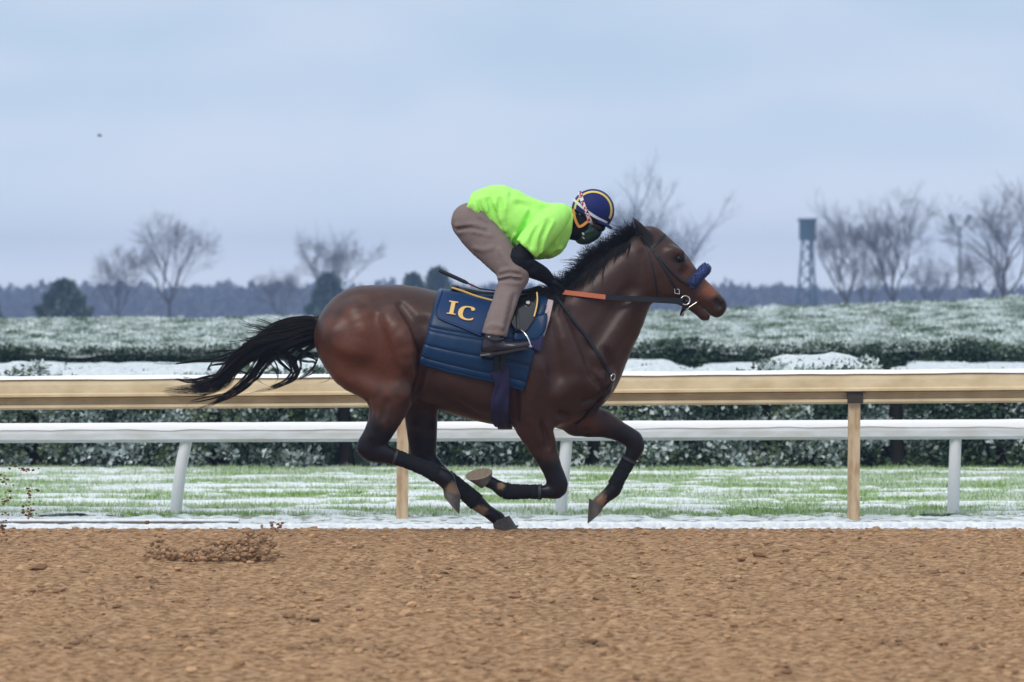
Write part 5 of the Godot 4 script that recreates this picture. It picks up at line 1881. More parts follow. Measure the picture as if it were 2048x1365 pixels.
func build_tack() -> void:
	# --- saddle cloth
	var cloth := thing("saddle_cloth", "navy quilted saddle cloth with gold letters IC on horse's back", "saddle cloth", P(960, 727, 0.2))
	var top := [Vector2(877, 583), Vector2(915, 587), Vector2(960, 591), Vector2(1010, 593), Vector2(1060, 592), Vector2(1096, 596)]
	var main_uv := func(s: float, t: float) -> Vector2:
		var a := pick(top, s)
		var b: Vector2 = Vector2(839, 727).lerp(Vector2(1048, 781), s)
		b.y += 6.0 * sin(PI * s) * (0.6 - s)
		return a.lerp(b, t)
	var quilt := func(s: float, t: float) -> float:
		var o := 6.5
		# stitched channels that run along the cloth
		for line in [0.50, 0.545, 0.74, 0.91]:
			o -= 2.6 * exp(-pow((t - line) / 0.013, 2.0))
		o += 1.0 * sin(s * 41.0 + t * 9.0) * sin(s * 17.0) * (0.35 if t > 0.5 else 0.1)
		var e := minf(minf(s, 1.0 - s) * 60.0, (1.0 - t) * 40.0)
		return o - 2.4 * (1.0 - smoothstep(0.0, 1.6, e))
	put("quilted_pad", panel(main_uv, quilt, 32, 66, 3.5, true, true).mesh(), M.pad, cloth)
	two("felt_lining", panel(edge_uv([Vector2(1080, 596), Vector2(1076, 640), Vector2(1068, 690)], [Vector2(1107, 603), Vector2(1099, 640), Vector2(1088, 674)]), func(_s, _t): return 3.2, 8, 14, 2.2), M.felt, cloth)
	var flap_edge := func(s: float, t: float) -> float: return 10.0 - 1.6 * (1.0 - smoothstep(0.0, 0.06, minf(minf(s, 1.0 - s), minf(t, 1.0 - t))))
	var ic_uv := edge_uv([Vector2(884, 582), Vector2(878, 600), Vector2(872, 618), Vector2(873, 631), Vector2(884, 640)], [Vector2(990, 600), Vector2(986, 624), Vector2(980, 648), Vector2(972, 664), Vector2(962, 672)])
	two("name_flap", panel(ic_uv, flap_edge, 22, 22, 3.0), M.pad_trim, cloth)
	two("pocket", panel(edge_uv([Vector2(1040, 640), Vector2(1030, 662), Vector2(1026, 682)], [Vector2(1094, 628), Vector2(1090, 660), Vector2(1074, 679)]), flap_edge, 16, 14, 3.0), M.pad, cloth)
	two("loop", panel(quad_uv(Vector2(1060, 676), Vector2(1088, 671), Vector2(1080, 704), Vector2(1062, 696)), func(_s, _t): return 8.6, 8, 8, 2.0), M.girth_cloth, cloth)
	for hem in [[[884, 583], [878, 600], [872, 618], [874, 632], [886, 641], [924, 656], [962, 672]], [[841, 726], [890, 741], [950, 755], [1000, 766], [1046, 780]]]:
		var so0 := Soup.new()
		strap(so0, HF, trunk_ids, hem.map(func(q): return Vector2(q[0], q[1])), 26, 2.4, 2.0, 8.6 if hem[0][0] == 884 else 5.0)
		put("binding", so0.mesh(), M.pad_trim, cloth)
	# the letters, flat print on the flap
	for L in [["I", 904.5, 616.5], ["C", 931.5, 627.0]]:
		var tm := TextMesh.new()
		var fo := SystemFont.new()
		fo.font_names = PackedStringArray(["Droid Serif"])
		fo.font_weight = 700
		tm.font = fo
		tm.text = L[0]
		tm.font_size = 64
		tm.pixel_size = 0.00205
		tm.depth = 0.0015
		var o := put("letter", tm, M.gold, cloth)
		var c := HF.march(EYE, P(L[1], L[2], 0.0), 11.0 / S, trunk_ids)
		var n := HF.grad(c, trunk_ids)
		var right := (P(L[1] + 10.0, L[2] + 2.0, 0.0) - P(L[1], L[2], 0.0)).normalized()
		right = (right - n * right.dot(n)).normalized()
		var upv := n.cross(right)
		o.transform = Transform3D(Basis(right * (1.18 if L[0] == "C" else 1.1), upv, n), c + n * 0.001 - cloth.position)
	# --- saddle
	var sad := thing("exercise_saddle", "black patent exercise saddle with gold piping under the rider", "saddle", P(985, 600, 0.1))
	var sf := Field.new()
	sf.add(sts([[906, 575, 0, 5, 26], [930, 580, 0, 6.5, 30], [965, 588, 0, 7, 30], [1010, 592, 0, 8, 26], [1050, 588, 0, 9, 20], [1078, 581, 0, 10, 15]]), 0.01, 4)
	sf.add(sts([[903, 571, 0, 3, 24], [915, 573, 0, 3, 27]]), 0.01, 3)
	put("seat", mesh_field(sf, 0.006, plain_color).mesh(), M.seat_leather, sad)
	two("flap", panel(edge_uv([Vector2(1000, 596), Vector2(1006, 620), Vector2(1020, 648), Vector2(1036, 664)], [Vector2(1074, 588), Vector2(1074, 610), Vector2(1068, 640), Vector2(1050, 665)]), func(_s, _t): return 14.0, 16, 22, 3.0), M.saddle_leather, sad)
	for pip in [[[[1074, 586], [1075, 600], [1073, 616], [1068, 634]], 14.5], [[[903, 576], [925, 583], [955, 594], [985, 602]], 11.0]]:
		var so1 := Soup.new()
		strap(so1, HF, trunk_ids, pip[0].map(func(q): return Vector2(q[0], q[1])), 16, 3.0, 2.2, pip[1])
		put("piping", so1.mesh(), M.gold, sad)
	var stud := CylinderMesh.new()
	stud.top_radius = 4.0 / S
	stud.bottom_radius = 5.0 / S
	stud.height = 0.008
	var so2 := put("stud", stud, M.steel, sad)
	var sc := HF.march(EYE, P(1056, 606, 0.0), 16.0 / S, trunk_ids)
	so2.transform = Transform3D(Basis(Quaternion(Vector3(0, 1, 0), HF.grad(sc, trunk_ids))), sc - sad.position)
	# stirrups: leather, iron with tread
	for side in [1.0, -1.0]:
		var mz := func(p: Vector3) -> Vector3: return Vector3(p.x, p.y, p.z * side)
		var lea := Soup.new()
		var pa := []
		var na := []
		for q in [[1032, 606], [1034, 624], [1036, 644], [1037, 660]]:
			var p := HF.march(EYE, P(q[0], q[1], 0.0), 17.0 / S, trunk_ids)
			pa.append(mz.call(p))
			na.append(Vector3(0, 0.3, side).normalized())
		lea.ribbon(pa, na, 6.0 / S, 2.0 / S)
		var o2 := put("stirrup_leather", lea.mesh(), M.strap_leather, sad)
		var iron := Soup.new()
		var topz: float = absf(pa[3].z) * S
		var arch := []
		for q in [[1022, 699, topz - 16], [1020, 684, topz - 15], [1024, 668, topz - 8], [1037, 659, topz + 2], [1050, 668, topz + 14], [1058, 682, topz + 20], [1061, 694, topz + 22]]:
			arch.append(mz.call(P(q[0], q[1], q[2] / S)))
		var line := curve(arch, 22)
		iron.tube(line, line.map(func(_p): return 1.9 / S), 8)
		iron.ribbon([arch[0], arch[0].lerp(arch[6], 0.5) - Vector3(0, 0.006, 0), arch[6]], [Vector3.UP, Vector3.UP, Vector3.UP], 9.0 / S, 3.0 / S)
		put("iron", iron.mesh(), M.steel, o2)
	# girth: billets and a soft sleeve under the belly
	var girth := thing("girth", "dark violet fabric girth sleeve buckled under the horse's chest", "girth", P(1000, 850, 0.0))
	for u in [992.0, 1005.0]:
		var so3 := Soup.new()
		strap(so3, HF, trunk_ids, [Vector2(u + 4, 690), Vector2(u + 2, 715), Vector2(u, 745)], 8, 9.0, 2.5, 8.0)
		put("billet", so3.mesh(), M.strap_leather, girth)
	var gfold := func(s: float, t: float) -> float: return (9.5 if t < 0.25 else 9.5 - 4.0 * smoothstep(0.25, 0.45, t)) + 1.3 * sin(t * 15.0 + s * 2.5) * sin(s * 3.1) + 0.8 * sin(s * 9.0 + t * 6.0)
	two("sleeve", panel(edge_uv([Vector2(980, 747), Vector2(990, 768), Vector2(982, 800), Vector2(982, 835), Vector2(992, 851)], [Vector2(1018, 730), Vector2(1019, 765), Vector2(1018, 800), Vector2(1018, 835), Vector2(1020, 854)]), gfold, 14, 40, 4.0), M.girth_cloth, girth)
	var under := Soup.new()
	var up_ := []
	var un := []
	for k in 13:
		var a := PI * k / 12.0
		up_.append(P(1010, 845.0 + 11.0 * sin(a), cos(a) * 34.0 / S))
		un.append(Vector3(0, -sin(a), cos(a)).normalized())
	under.ribbon(up_, un, 30.0 / S, 4.0 / S)
	put("strap", under.mesh(), M.strap_leather, girth)
	# --- breast strap
	var yoke := thing("breast_strap", "thin black leather breast strap running down the horse's shoulder", "strap", P(1170, 680, 0.2))
	var so4 := Soup.new()
	strap(so4, HF, trunk_ids, [Vector2(1108, 588), Vector2(1124, 610), Vector2(1150, 645), Vector2(1179, 682), Vector2(1204, 722), Vector2(1223, 752)], 26, 6.5, 2.2, 0.5)
	put("shoulder_strap", so4.mesh(), M.strap_leather, yoke)
	var so5 := Soup.new()
	strap(so5, HF, trunk_ids, [Vector2(1226, 760), Vector2(1214, 785), Vector2(1194, 808), Vector2(1172, 832), Vector2(1148, 852)], 22, 6.0, 2.2, 0.5)
	put("lower_strap", so5.mesh(), M.strap_leather, yoke)
	var rc := HF.march(EYE, P(1226, 755, 0.0), 2.0 / S, trunk_ids)
	put("ring", ring_mesh(rc, HF.grad(rc, trunk_ids), 6.5 / S, 1.4 / S), M.steel, yoke)
	# --- bridle
	var br := thing("bridle", "black leather bridle with blue fleece noseband on horse's head", "bridle", P(1340, 540, 0.08))
	for b in [["throat_latch", [[1281, 472], [1289, 490], [1299, 512], [1308, 548], [1313, 578], [1314, 592]], 3.6], ["cheek_strap", [[1283, 474], [1296, 490], [1308, 504], [1320, 522], [1336, 549], [1349, 572], [1358, 586], [1366, 594]], 5.0],
			["brow_band", [[1303, 497], [1312, 489], [1322, 478], [1330, 470]], 4.6], ["nose_strap", [[1318, 514], [1334, 534], [1352, 553], [1372, 569]], 2.6]]:
		var so6 := Soup.new()
		strap(so6, HF, head_ids, b[1].map(func(q): return Vector2(q[0], q[1])), 20, b[2], 2.0, 1.2)
		two(b[0], so6, M.strap_leather, br)
	var hp := Soup.new()
	hp.ribbon([P(1283, 474, 24 / S), P(1281, 464, 14 / S), P(1281, 460, 0), P(1281, 464, -14 / S), P(1283, 474, -24 / S)], [Vector3(0, .5, .8), Vector3(0, .8, .5), Vector3.UP, Vector3(0, .8, -.5), Vector3(0, .5, -.8)], 7.0 / S, 2.5 / S)
	put("head_piece", hp.mesh(), M.strap_leather, br)
	# fleece roll over the nose
	var R := RandomNumberGenerator.new()
	R.seed = 8
	var fl := Soup.new()
	var core := curve([P(1382, 571, 22 / S), P(1391, 561, 23 / S), P(1401, 549, 18 / S), P(1409, 541, 9 / S), P(1411, 538, 0), P(1409, 541, -9 / S), P(1401, 549, -18 / S), P(1391, 561, -23 / S), P(1382, 571, -22 / S)], 44)
	fl.tube(core, range(44).map(func(i): return (10.2 * pow(sin(PI * (i + 3.0) / 49.0), 0.3) + R.randf_range(-0.4, 0.4)) / S), 14)
	for k in 2600:
		var i := R.randi_range(0, 43)
		var t: Vector3 = (core[mini(i + 1, 43)] - core[maxi(i - 1, 0)]).normalized()
		var d := Vector3(R.randfn(), R.randfn(), R.randfn()).normalized()
		d = (d - t * d.dot(t) * 0.8).normalized()
		var c0: Vector3 = core[i] + d * 9.0 / S
		var c1 := c0 + (d + Vector3(R.randfn(), R.randfn(), R.randfn()) * 0.35) * R.randf_range(1.6, 3.2) / S
		fl.tube([c0, c1], [0.9 / S, 0.5 / S], 3, true)
	put("fleece_roll", fl.mesh(), M.fleece, br)
	# bit and buckles
	for side in [1.0, -1.0]:
		var bz: float = 26.0 * side / S
		put("bit_ring", ring_mesh(P(1371, 601, bz), Vector3(0.1, 0.15, side).normalized(), 9.0 / S, 1.5 / S), M.steel, br)
	var bar := Soup.new()
	bar.tube([P(1394, 605, 22 / S), P(1380, 614, 24 / S), P(1366, 626, 22 / S), P(1363, 632, 14 / S)], [1.4 / S, 1.4 / S, 1.4 / S, 1.4 / S], 8)
	bar.tube([P(1371, 601, 26 / S), P(1384, 604, 10 / S), P(1384, 604, -10 / S), P(1371, 601, -26 / S)], [2.2 / S, 2.0 / S, 2.0 / S, 2.2 / S], 8)
	put("bit", bar.mesh(), M.steel, br)
	var buckle := Soup.new()
	var bc := HF.march(EYE, P(1354, 583, 0), 3.0 / S, head_ids)
	var bq := [Vector3(-4.5, 5.5, 0), Vector3(4.5, 3.5, 0), Vector3(5.0, -5.5, 0), Vector3(-4.0, -4.0, 0)]
	for k in 4:
		buckle.tube([bc + bq[k] / S, bc + bq[(k + 1) % 4] / S], [1.1 / S, 1.1 / S], 6)
	put("buckle", buckle.mesh(), M.steel, br)
	var chin := Soup.new()
	chin.ribbon([P(1372, 606, 24 / S), P(1368, 618, 22 / S), P(1364, 628, 12 / S), P(1364, 630, 0), P(1364, 628, -12 / S), P(1368, 618, -22 / S), P(1372, 606, -24 / S)], [Vector3(0, 0, 1), Vector3(-.3, 0, 1), Vector3(-.3, -.9, .4), Vector3(0, -1, 0), Vector3(-.3, -.9, -.4), Vector3(-.3, 0, -1), Vector3(0, 0, -1)], 8.0 / S, 3.0 / S)
	put("chin_strap", chin.mesh(), M.strap_leather, br)
	# --- reins
	var rn := thing("reins", "black leather reins with orange rubber grip held by the rider", "reins", P(1200, 595, 0.12))
	for side in [1.0, -1.0]:
		var z := func(a: float) -> float: return a * side / S
		var grip := [P(1112, 583, z.call(32)), P(1126, 585, z.call(42)), P(1168, 590, z.call(58)), P(1211, 595, z.call(58))]
		var rest := [P(1211, 595, z.call(58)), P(1260, 598, z.call(52)), P(1310, 600, z.call(46)), P(1345, 602, z.call(36)), P(1366, 603, z.call(28))]
		for part in [["rubber_grip", grip, M.rein_grip, 10.0], ["rein", rest, M.strap_leather, 12.0]]:
			var so7 := Soup.new()
			var ln := curve(part[1], 18)
			so7.ribbon(ln, ln.map(func(_p): return Vector3(0, 0.12, side).normalized()), part[3] / S, 2.6 / S)
			put(part[0], so7.mesh(), part[2], rn)

func ring_mesh(c: Vector3, axis: Vector3, r: float, tube: float) -> ArrayMesh:
	var so := Soup.new()
	var a := axis.cross(Vector3(0, 1, 0.01)).normalized()
	var b := axis.cross(a).normalized()
	var n := 26
	var m := 8
	for i in n:
		var th := TAU * i / n
		var d := a * cos(th) + b * sin(th)
		for j in m:
			var ph := TAU * j / m
			so.vert(c + d * (r + tube * cos(ph)) + axis * tube * sin(ph), d * cos(ph) + axis * sin(ph))
	for i in n:
		for j in m:
			so.quad(i * m + j, ((i + 1) % n) * m + j, ((i + 1) % n) * m + (j + 1) % m, i * m + (j + 1) % m)
	var probe := (so.v[so.ix[2]] - so.v[so.ix[0]]).cross(so.v[so.ix[1]] - so.v[so.ix[0]])
	if probe.dot(so.n[so.ix[0]]) < 0.0:
		for i in range(0, so.ix.size(), 3):
			var q := so.ix[i]
			so.ix[i] = so.ix[i + 1]
			so.ix[i + 1] = q
	return so.mesh()

# ------------------------------------------------------------------ the rider
func build_rider() -> void:
	var px := 1.0 / S
	var rider := thing("person", "person in lime shirt, navy helmet and taupe trousers crouched over galloping horse", "person", P(1000, 700, 0.0))
	# body under the clothes: black base layer, arms, neck, head
	var bf := Field.new()
	bf.add(sts([[952, 428, 0, 24, 44], [1000, 425, 0, 34, 44], [1060, 440, 0, 36, 46], [1105, 446, 0, 30, 38], [1132, 450, 0, 28, 25], [1152, 454, 0, 27, 24], [1166, 452, 0, 26, 25]]), 20 * px, 3)
	bf.add(sts([[1180, 430, 0, 31, 27], [1176, 450, 0, 24, 25], [1172, 464, 0, 20, 21]]), 14 * px)
	for s in [1, -1]:
		bf.add(sts([[1098, 446, 50 * s, 18, 15], [1072, 476, 62 * s, 18, 15], [1048, 504, 71 * s, 19, 17], [1039, 520, 73 * s, 18.5, 17]]), 8 * px)
		bf.add(sts([[1039, 522, 73 * s, 19, 17], [1060, 536, 65 * s, 19, 16], [1084, 548, 51 * s, 16, 13], [1098, 560, 41 * s, 12, 10], [1106, 569, 36 * s, 11, 9]]), 8 * px)
		bf.add(sts([[945, 440, 30 * s, 30, 26], [990, 495, 52 * s, 26, 22], [1028, 550, 68 * s, 18, 17], [1014, 595, 94 * s, 17, 15], [996, 650, 124 * s, 12, 12], [984, 684, 130 * s, 11, 11]]), 16 * px)
	# sleeve creases at the elbow
	for c in [[[[1024, 512], [1040, 516], [1056, 512]], 3], [[[1026, 524], [1044, 526], [1064, 524]], 3], [[[1046, 538], [1060, 528], [1074, 526]], 3], [[[1062, 549], [1076, 538], [1090, 536]], 2.5]]:
		bf.ridge(EYE, c[0].map(func(w): return P(w[0], w[1], 0)), 3.2 * px, 1.8 * px, 5 * px)
	var body := mesh_field(bf, 0.0085, plain_color)
	for s in [1, -1]:
		var hf := Field.new()
		hf.add(sts([[1100, 562, 40 * s, 11, 9], [1105, 568, 37 * s, 11.5, 8], [1112, 576, 34 * s, 12, 8]]), 6 * px)
		for k in 4:
			var z: float = (43.0 - k * 6.2) * s
			var l: float = [0.9, 1.0, 0.96, 0.82][k]
			hf.add(sts([[1110, 572 + k, z, 4.4], [1117 + 3 * l, 573 + k, z, 4.3], [1123 * 1.0 + 2 * l, 580 + k, z, 4.0], [1120, 588 * 1.0 + k * 0.5, z, 3.6], [1112, 588 + k * 0.5, z, 3.4]]), 2.5 * px)
		hf.add(sts([[1112, 578, 34 * s, 8, 14], [1117, 581, 34 * s, 6, 13]]), 4 * px)
		hf.add(sts([[1104, 566, 44 * s, 5, 5], [1112, 567, 49 * s, 4.4, 4.4], [1121, 573, 48 * s, 4.0, 4.0], [1126, 580, 45 * s, 3.4, 3.4]]), 4 * px)
		body.grow(mesh_field(hf, 0.0036, plain_color))
	put("body", body.mesh(), M.black_cloth, rider)
	# --- shirt
	var sf := Field.new()
	var torso := sf.add(sts([[924, 410, 0, 18, 50], [944, 413, 0, 24, 54], [968, 415, 0, 36, 58], [1005, 422, 0, 49, 60], [1045, 441, 0, 49, 62], [1085, 455, 0, 50, 62], [1116, 450, 0, 43, 54], [1134, 449, 0, 33, 34], [1150, 452, 0, 30, 28]]), 22 * px, 3)
	sf.clip_at[torso] = P(935, 410, 0)
	sf.clip_n[torso] = Vector3(-0.93, 0.35, 0).normalized()
	sf.add(sts([[1020, 455, 0, 36, 44], [1060, 482, 0, 34, 44], [1092, 484, 0, 33, 40]]), 26 * px)
	var nclip := sf.add(sts([[1156, 446, 0, 16, 44], [1152, 482, 0, 16, 44], [1150, 500, 0, 14, 44]]), 6 * px, 3, true)
	sf.add(sts([[972, 392, 0, 10, 36], [990, 390, 0, 16, 40], [1003, 390, 0, 16, 36]]), 12 * px)
	for c in [[[[1014, 386], [1008, 420], [1006, 450], [1012, 474]], 6, 2.6, 8], [[[990, 408], [1000, 436], [1010, 462]], 5, 2.2, 7], [[[966, 396], [974, 422], [984, 446]], 5, 2.4, 7], [[[946, 400], [952, 420], [962, 438]], 5, 2.2, 7],
			[[[1086, 436], [1072, 466], [1074, 504]], 6, 2.8, 8], [[[1104, 438], [1090, 468], [1084, 500]], 5, 2.6, 7], [[[1126, 446], [1118, 470], [1110, 496]], 5, 2.4, 7], [[[1060, 420], [1084, 412], [1110, 414]], 7, 2.4, 10], [[[1030, 400], [1056, 402], [1082, 408]], 7, 2, 10],
			[[[1096, 508], [1108, 500], [1122, 496]], 4, 2, 6], [[[1030, 470], [1024, 484], [1022, 494]], 4, 2, 6], [[[1066, 470], [1056, 486], [1050, 500]], 4, 2, 6]]:
		sf.ridge(EYE, c[0].map(func(w): return P(w[0], w[1], 0)), c[1] * px, c[2] * 1.8 * px, c[3] * 0.7 * px)
	for c in [[[[1064, 418], [1052, 446], [1042, 466], [1034, 482]], 7, 5.5, 7], [[[1000, 400], [1000, 440], [1008, 470]], 5, 2.4, 8], [[[978, 400], [988, 430], [998, 452]], 5, 2.6, 7], [[[1078, 446], [1064, 476]], 4, 2.4, 6], [[[1096, 446], [1082, 480], [1078, 510]], 4, 2.8, 6], [[[1116, 452], [1104, 482]], 4, 2.6, 6], [[[1040, 408], [1070, 416], [1100, 426]], 5, 2.0, 9], [[[956, 404], [966, 430]], 4, 2.2, 6]]:
		sf.ridge(EYE, c[0].map(func(w): return P(w[0], w[1], 0)), c[1] * px, c[2] * 1.7 * px, c[3] * 0.7 * px, true)
	sf.bump = FastNoiseLite.new()
	sf.bump.seed = 4
	sf.bump.frequency = 14.0
	sf.bump.fractal_octaves = 2
	sf.bump_scale = Vector3(1.0, 0.55, 0.8)
	sf.bump_amp = 0.0045
	var shirt := put("shirt", mesh_field(sf, 0.0070, plain_color).mesh(), M.shirt, rider)
	# short sleeves, cut off at the hem above the elbow
	for s in [1, -1]:
		var lf := Field.new()
		var sl := lf.add(sts([[1118, 432, 36 * s, 24, 22], [1100, 446, 52 * s, 31, 27], [1077, 470, 66 * s, 30, 27], [1053, 498, 73 * s, 27.5, 27], [1038, 516, 76 * s, 28, 28]]), 8 * px)
		lf.clip_at[sl] = P(1051.5, 499, 72 * s / S)
		lf.clip_n[sl] = Vector3(-0.67, -0.72, 0.1 * s).normalized()
		if s == 1:
			for c in [[[[1090, 436], [1076, 466], [1074, 500]], 5, 4], [[[1106, 444], [1090, 474], [1082, 504]], 5, 4], [[[1070, 452], [1056, 476], [1046, 490]], 5, 3.5]]:
				lf.ridge(EYE, c[0].map(func(w): return P(w[0], w[1], 0)), c[1] * px, c[2] * px, 6 * px)
			for c in [[[[1082, 444], [1066, 474], [1062, 494]], 4, 3.5], [[[1098, 446], [1084, 478], [1078, 504]], 4, 3.5]]:
				lf.ridge(EYE, c[0].map(func(w): return P(w[0], w[1], 0)), c[1] * px, c[2] * px, 5 * px, true)
			for q in lf.ck.size():
				if q != sl:
					lf.clip_at[q] = lf.clip_at[sl]
					lf.clip_n[q] = lf.clip_n[sl]
			# folds on the far sleeve are out of sight: keep only the near ones
			for i in lf.a.size():
				if lf.a[i].z < 0.0:
					lf.a[i] = lf.a[0]; lf.d[i] = lf.d[0]; lf.il[i] = lf.il[0]; lf.r0[i] = 0.002; lf.dr[i] = 0.0; lf.w0[i] = 0.002; lf.dw[i] = 0.0; lf.mid[i] = lf.mid[0]; lf.rad[i] = 0.02
		lf.bump = sf.bump
		lf.bump_scale = sf.bump_scale
		lf.bump_amp = 0.003
		put("sleeve", mesh_field(lf, 0.0065, plain_color).mesh(), M.shirt, shirt)
	# --- trousers
	var tf := Field.new()
	tf.add(sts([[938, 440, 0, 32, 52], [965, 440, 0, 30, 50]]), 20 * px)
	for s in [1, -1]:
		tf.add(sts([[941, 446, 28 * s, 37, 34], [962, 470, 38 * s, 39, 33], [988, 498, 50 * s, 36, 30], [1012, 528, 62 * s, 30, 27], [1029, 551, 70 * s, 27, 25]]), 16 * px)
		var calf := tf.add(sts([[1027, 556, 71 * s, 28, 25], [1017, 580, 86 * s, 25, 23], [1007, 612, 106 * s, 24.5, 21], [997, 640, 121 * s, 24.5, 21], [989, 668, 131 * s, 25, 21], [985, 684, 134 * s, 25, 21]]), 10 * px)
		tf.clip_at[calf] = P(990, 671, 131 * s / S)
		tf.clip_n[calf] = Vector3(-0.16, -0.98, 0).normalized()
	for c in [[[[912, 452], [940, 450], [970, 456]], 4, 2.2, 6], [[[918, 466], [946, 462], [980, 472]], 4, 2.2, 6], [[[996, 558], [1018, 552], [1040, 554]], 4, 2.6, 6], [[[1000, 546], [1020, 540], [1044, 548]], 4, 2.2, 6], [[[998, 570], [1016, 566], [1036, 568]], 4, 2.2, 6], [[[950, 496], [966, 500], [985, 496]], 4, 1.6, 7], [[[1016, 590], [1010, 620], [1002, 655]], 4, 1.6, 7], [[[972, 655], [988, 650], [1006, 656]], 4, 1.6, 6], [[[1000, 500], [1016, 524], [1036, 540]], 5, 2.2, 8]]:
		tf.ridge(EYE, c[0].map(func(w): return P(w[0], w[1], 0)), c[1] * px, c[2] * 1.5 * px, c[3] * px)
	for c in [[[[908, 458], [940, 456], [972, 464]], 3.4, 2.2, 5], [[[994, 563], [1018, 558], [1042, 561]], 3.4, 3.2, 5], [[[998, 551], [1020, 546], [1044, 551]], 3.4, 2.4, 5], [[[940, 420], [952, 436], [976, 448]], 3.4, 2, 5], [[[1030, 590], [1022, 625], [1012, 660]], 3.4, 1.6, 6]]:
		tf.ridge(EYE, c[0].map(func(w): return P(w[0], w[1], 0)), c[1] * px, c[2] * 1.5 * px, c[3] * px, true)
	tf.bump = sf.bump
	tf.bump_scale = Vector3(0.9, 1.6, 0.9)
	tf.bump_amp = 0.0016
	put("trousers", mesh_field(tf, 0.0076, plain_color).mesh(), M.trouser, rider)
	# --- shoes
	for s in [1, -1]:
		var z: float = 133.0 * s
		var shoe := Field.new()
		shoe.add(sts([[988, 668, z, 19, 16], [985, 684, z, 19, 16], [979, 695, z, 16, 15]]), 6 * px)
		shoe.add(sts([[980, 694, z, 15, 14], [1004, 695, z, 13, 14], [1030, 694, z, 11, 16], [1050, 691, z, 9, 15]]), 8 * px)
		shoe.add(sts([[976, 676, z + 12 * s, 3, 4], [990, 681, z + 14 * s, 3, 4], [1006, 678, z + 12 * s, 3, 4]]), 3 * px)
		var b := put("shoe", mesh_field(shoe, 0.0055, plain_color).mesh(), M.boot, rider)
		var sole := Soup.new()
		var n := 15
		var left := []
		for k in n:
			var t := k / (n - 1.0)
			var u := lerpf(960.0, 1060.0, t)
			var vt := lerpf(706.0, 695.0, smoothstep(0.2, 1.0, t))
			var w := (13.0 + 4.0 * sin(PI * clampf(t * 1.15 - 0.1, 0.0, 1.0)) - (7.0 if k == 0 or k == n - 1 else 0.0)) / S
			var th := 8.0 if t < 0.27 else 5.5
			left.append([P(u, vt - 1.0, z / S), w, th / S])
		for k in n - 1:
			var A: Array = left[k]
			var B: Array = left[k + 1]
			var q := []
			for X in [A, B]:
				q.append(X[0] + Vector3(0, 0, X[1])); q.append(X[0] - Vector3(0, 0, X[1]))
				q.append(X[0] + Vector3(0, -X[2], X[1])); q.append(X[0] + Vector3(0, -X[2], -X[1]))
			sole.flat(q[0], q[4], q[6], q[2]); sole.flat(q[5], q[1], q[3], q[7])
			sole.flat(q[1], q[5], q[4], q[0]); sole.flat(q[2], q[6], q[7], q[3])
			if k == 0: sole.flat(q[0], q[2], q[3], q[1])
			if k == n - 2: sole.flat(q[4], q[5], q[7], q[6])
		put("sole", sole.mesh(), M.boot_sole, b)
		var heel := Soup.new()
		heel.box(Vector3(-14, -1.6, -14.6) / S, Vector3(14, 1.6, 14.6) / S, Transform3D(Basis(Vector3(0, 0, 1), 0.14), P(975, 709, z / S)))
		put("heel_rand", heel.mesh(), M.heel_rim, b)
	# --- head gear
	var mf := Field.new()
	var back := Vector3(-0.98, 0.2, 0).normalized()
	for rows in [[[1180, 430, 0, 31.5, 28], [1177, 450, 0, 26, 27], [1172, 464, 0, 22, 23]], [[1180, 458, 0, 20, 22], [1194, 459, 0, 10, 10], [1193, 465, 0, 8, 9]], [[1185, 466, 0, 14, 18], [1170, 474, 0, 14, 17], [1162, 477, 0, 11.5, 13]]]:
		var c := mf.add(sts(rows), 10 * px)
		mf.clip_at[c] = P(1149, 460, 0)
		mf.clip_n[c] = back
	mf.ridge(EYE, [P(1160, 470, 0), P(1172, 466, 0), P(1186, 462, 0)], 2.6 * px, 1.2 * px, 4 * px)
	put("face_mask", mesh_field(mf, 0.0042, plain_color).mesh(), M.mask_cloth, rider)
	for mk in [[[1162, 462], [1168, 470]], [[1165, 474], [1169, 478]], [[1154, 426], [1160, 430]], [[1160, 429], [1161, 440]]]:
		var so0 := Soup.new()
		strap(so0, mf, mf.all(), mk.map(func(q): return Vector2(q[0], q[1])), 5, 3.2 if mk[0][0] != 1165 else 2.0, 0.5, 0.1)
		put("print", so0.mesh(), M.white_mark, rider)
	var gf := Field.new()
	gf.add(sts([[1183, 450, 21, 8, 6], [1194, 453, 17, 10, 7], [1201, 455, 8, 9.5, 8], [1202, 455, 0, 9, 8], [1201, 455, -8, 9.5, 8], [1194, 453, -17, 10, 7], [1183, 450, -21, 8, 6]]), 5 * px)
	put("goggles", mesh_field(gf, 0.0042, plain_color).mesh(), M.goggle, rider)
	# helmet: dome with a cloth cover, stripes, peak and straps
	var hc := Vector2(1186, 421)
	var HR := 43.0
	var HW := 38.5
	var C := P(hc.x, hc.y, 0)
	var ax := Vector3(0.42, 0.91, 0).normalized()
	var fw := Vector3(0.91, -0.42, 0).normalized()
	var dome := Soup.new()
	var NA := 44
	var NB := 20
	for i in NB + 1:
		var th := deg_to_rad(110.0) * i / NB
		for j in NA:
			var ps := TAU * j / NA
			var d := ax * cos(th) + (fw * cos(ps) + Vector3(0, 0, 1) * sin(ps)) * sin(th)
			dome.vert(C + Vector3(d.x * HR, d.y * HR, d.z * HW) / S)
	for i in NB:
		for j in NA:
			var j2 := (j + 1) % NA
			dome.quad(i * NA + j, i * NA + j2, (i + 1) * NA + j2, (i + 1) * NA + j)
	dome.smooth()
	if dome.n[NA * 8].dot(dome.v[NA * 8] - C) < 0.0:
		for i in range(0, dome.ix.size(), 3):
			var w := dome.ix[i]
			dome.ix[i] = dome.ix[i + 1]
			dome.ix[i + 1] = w
		dome.smooth()
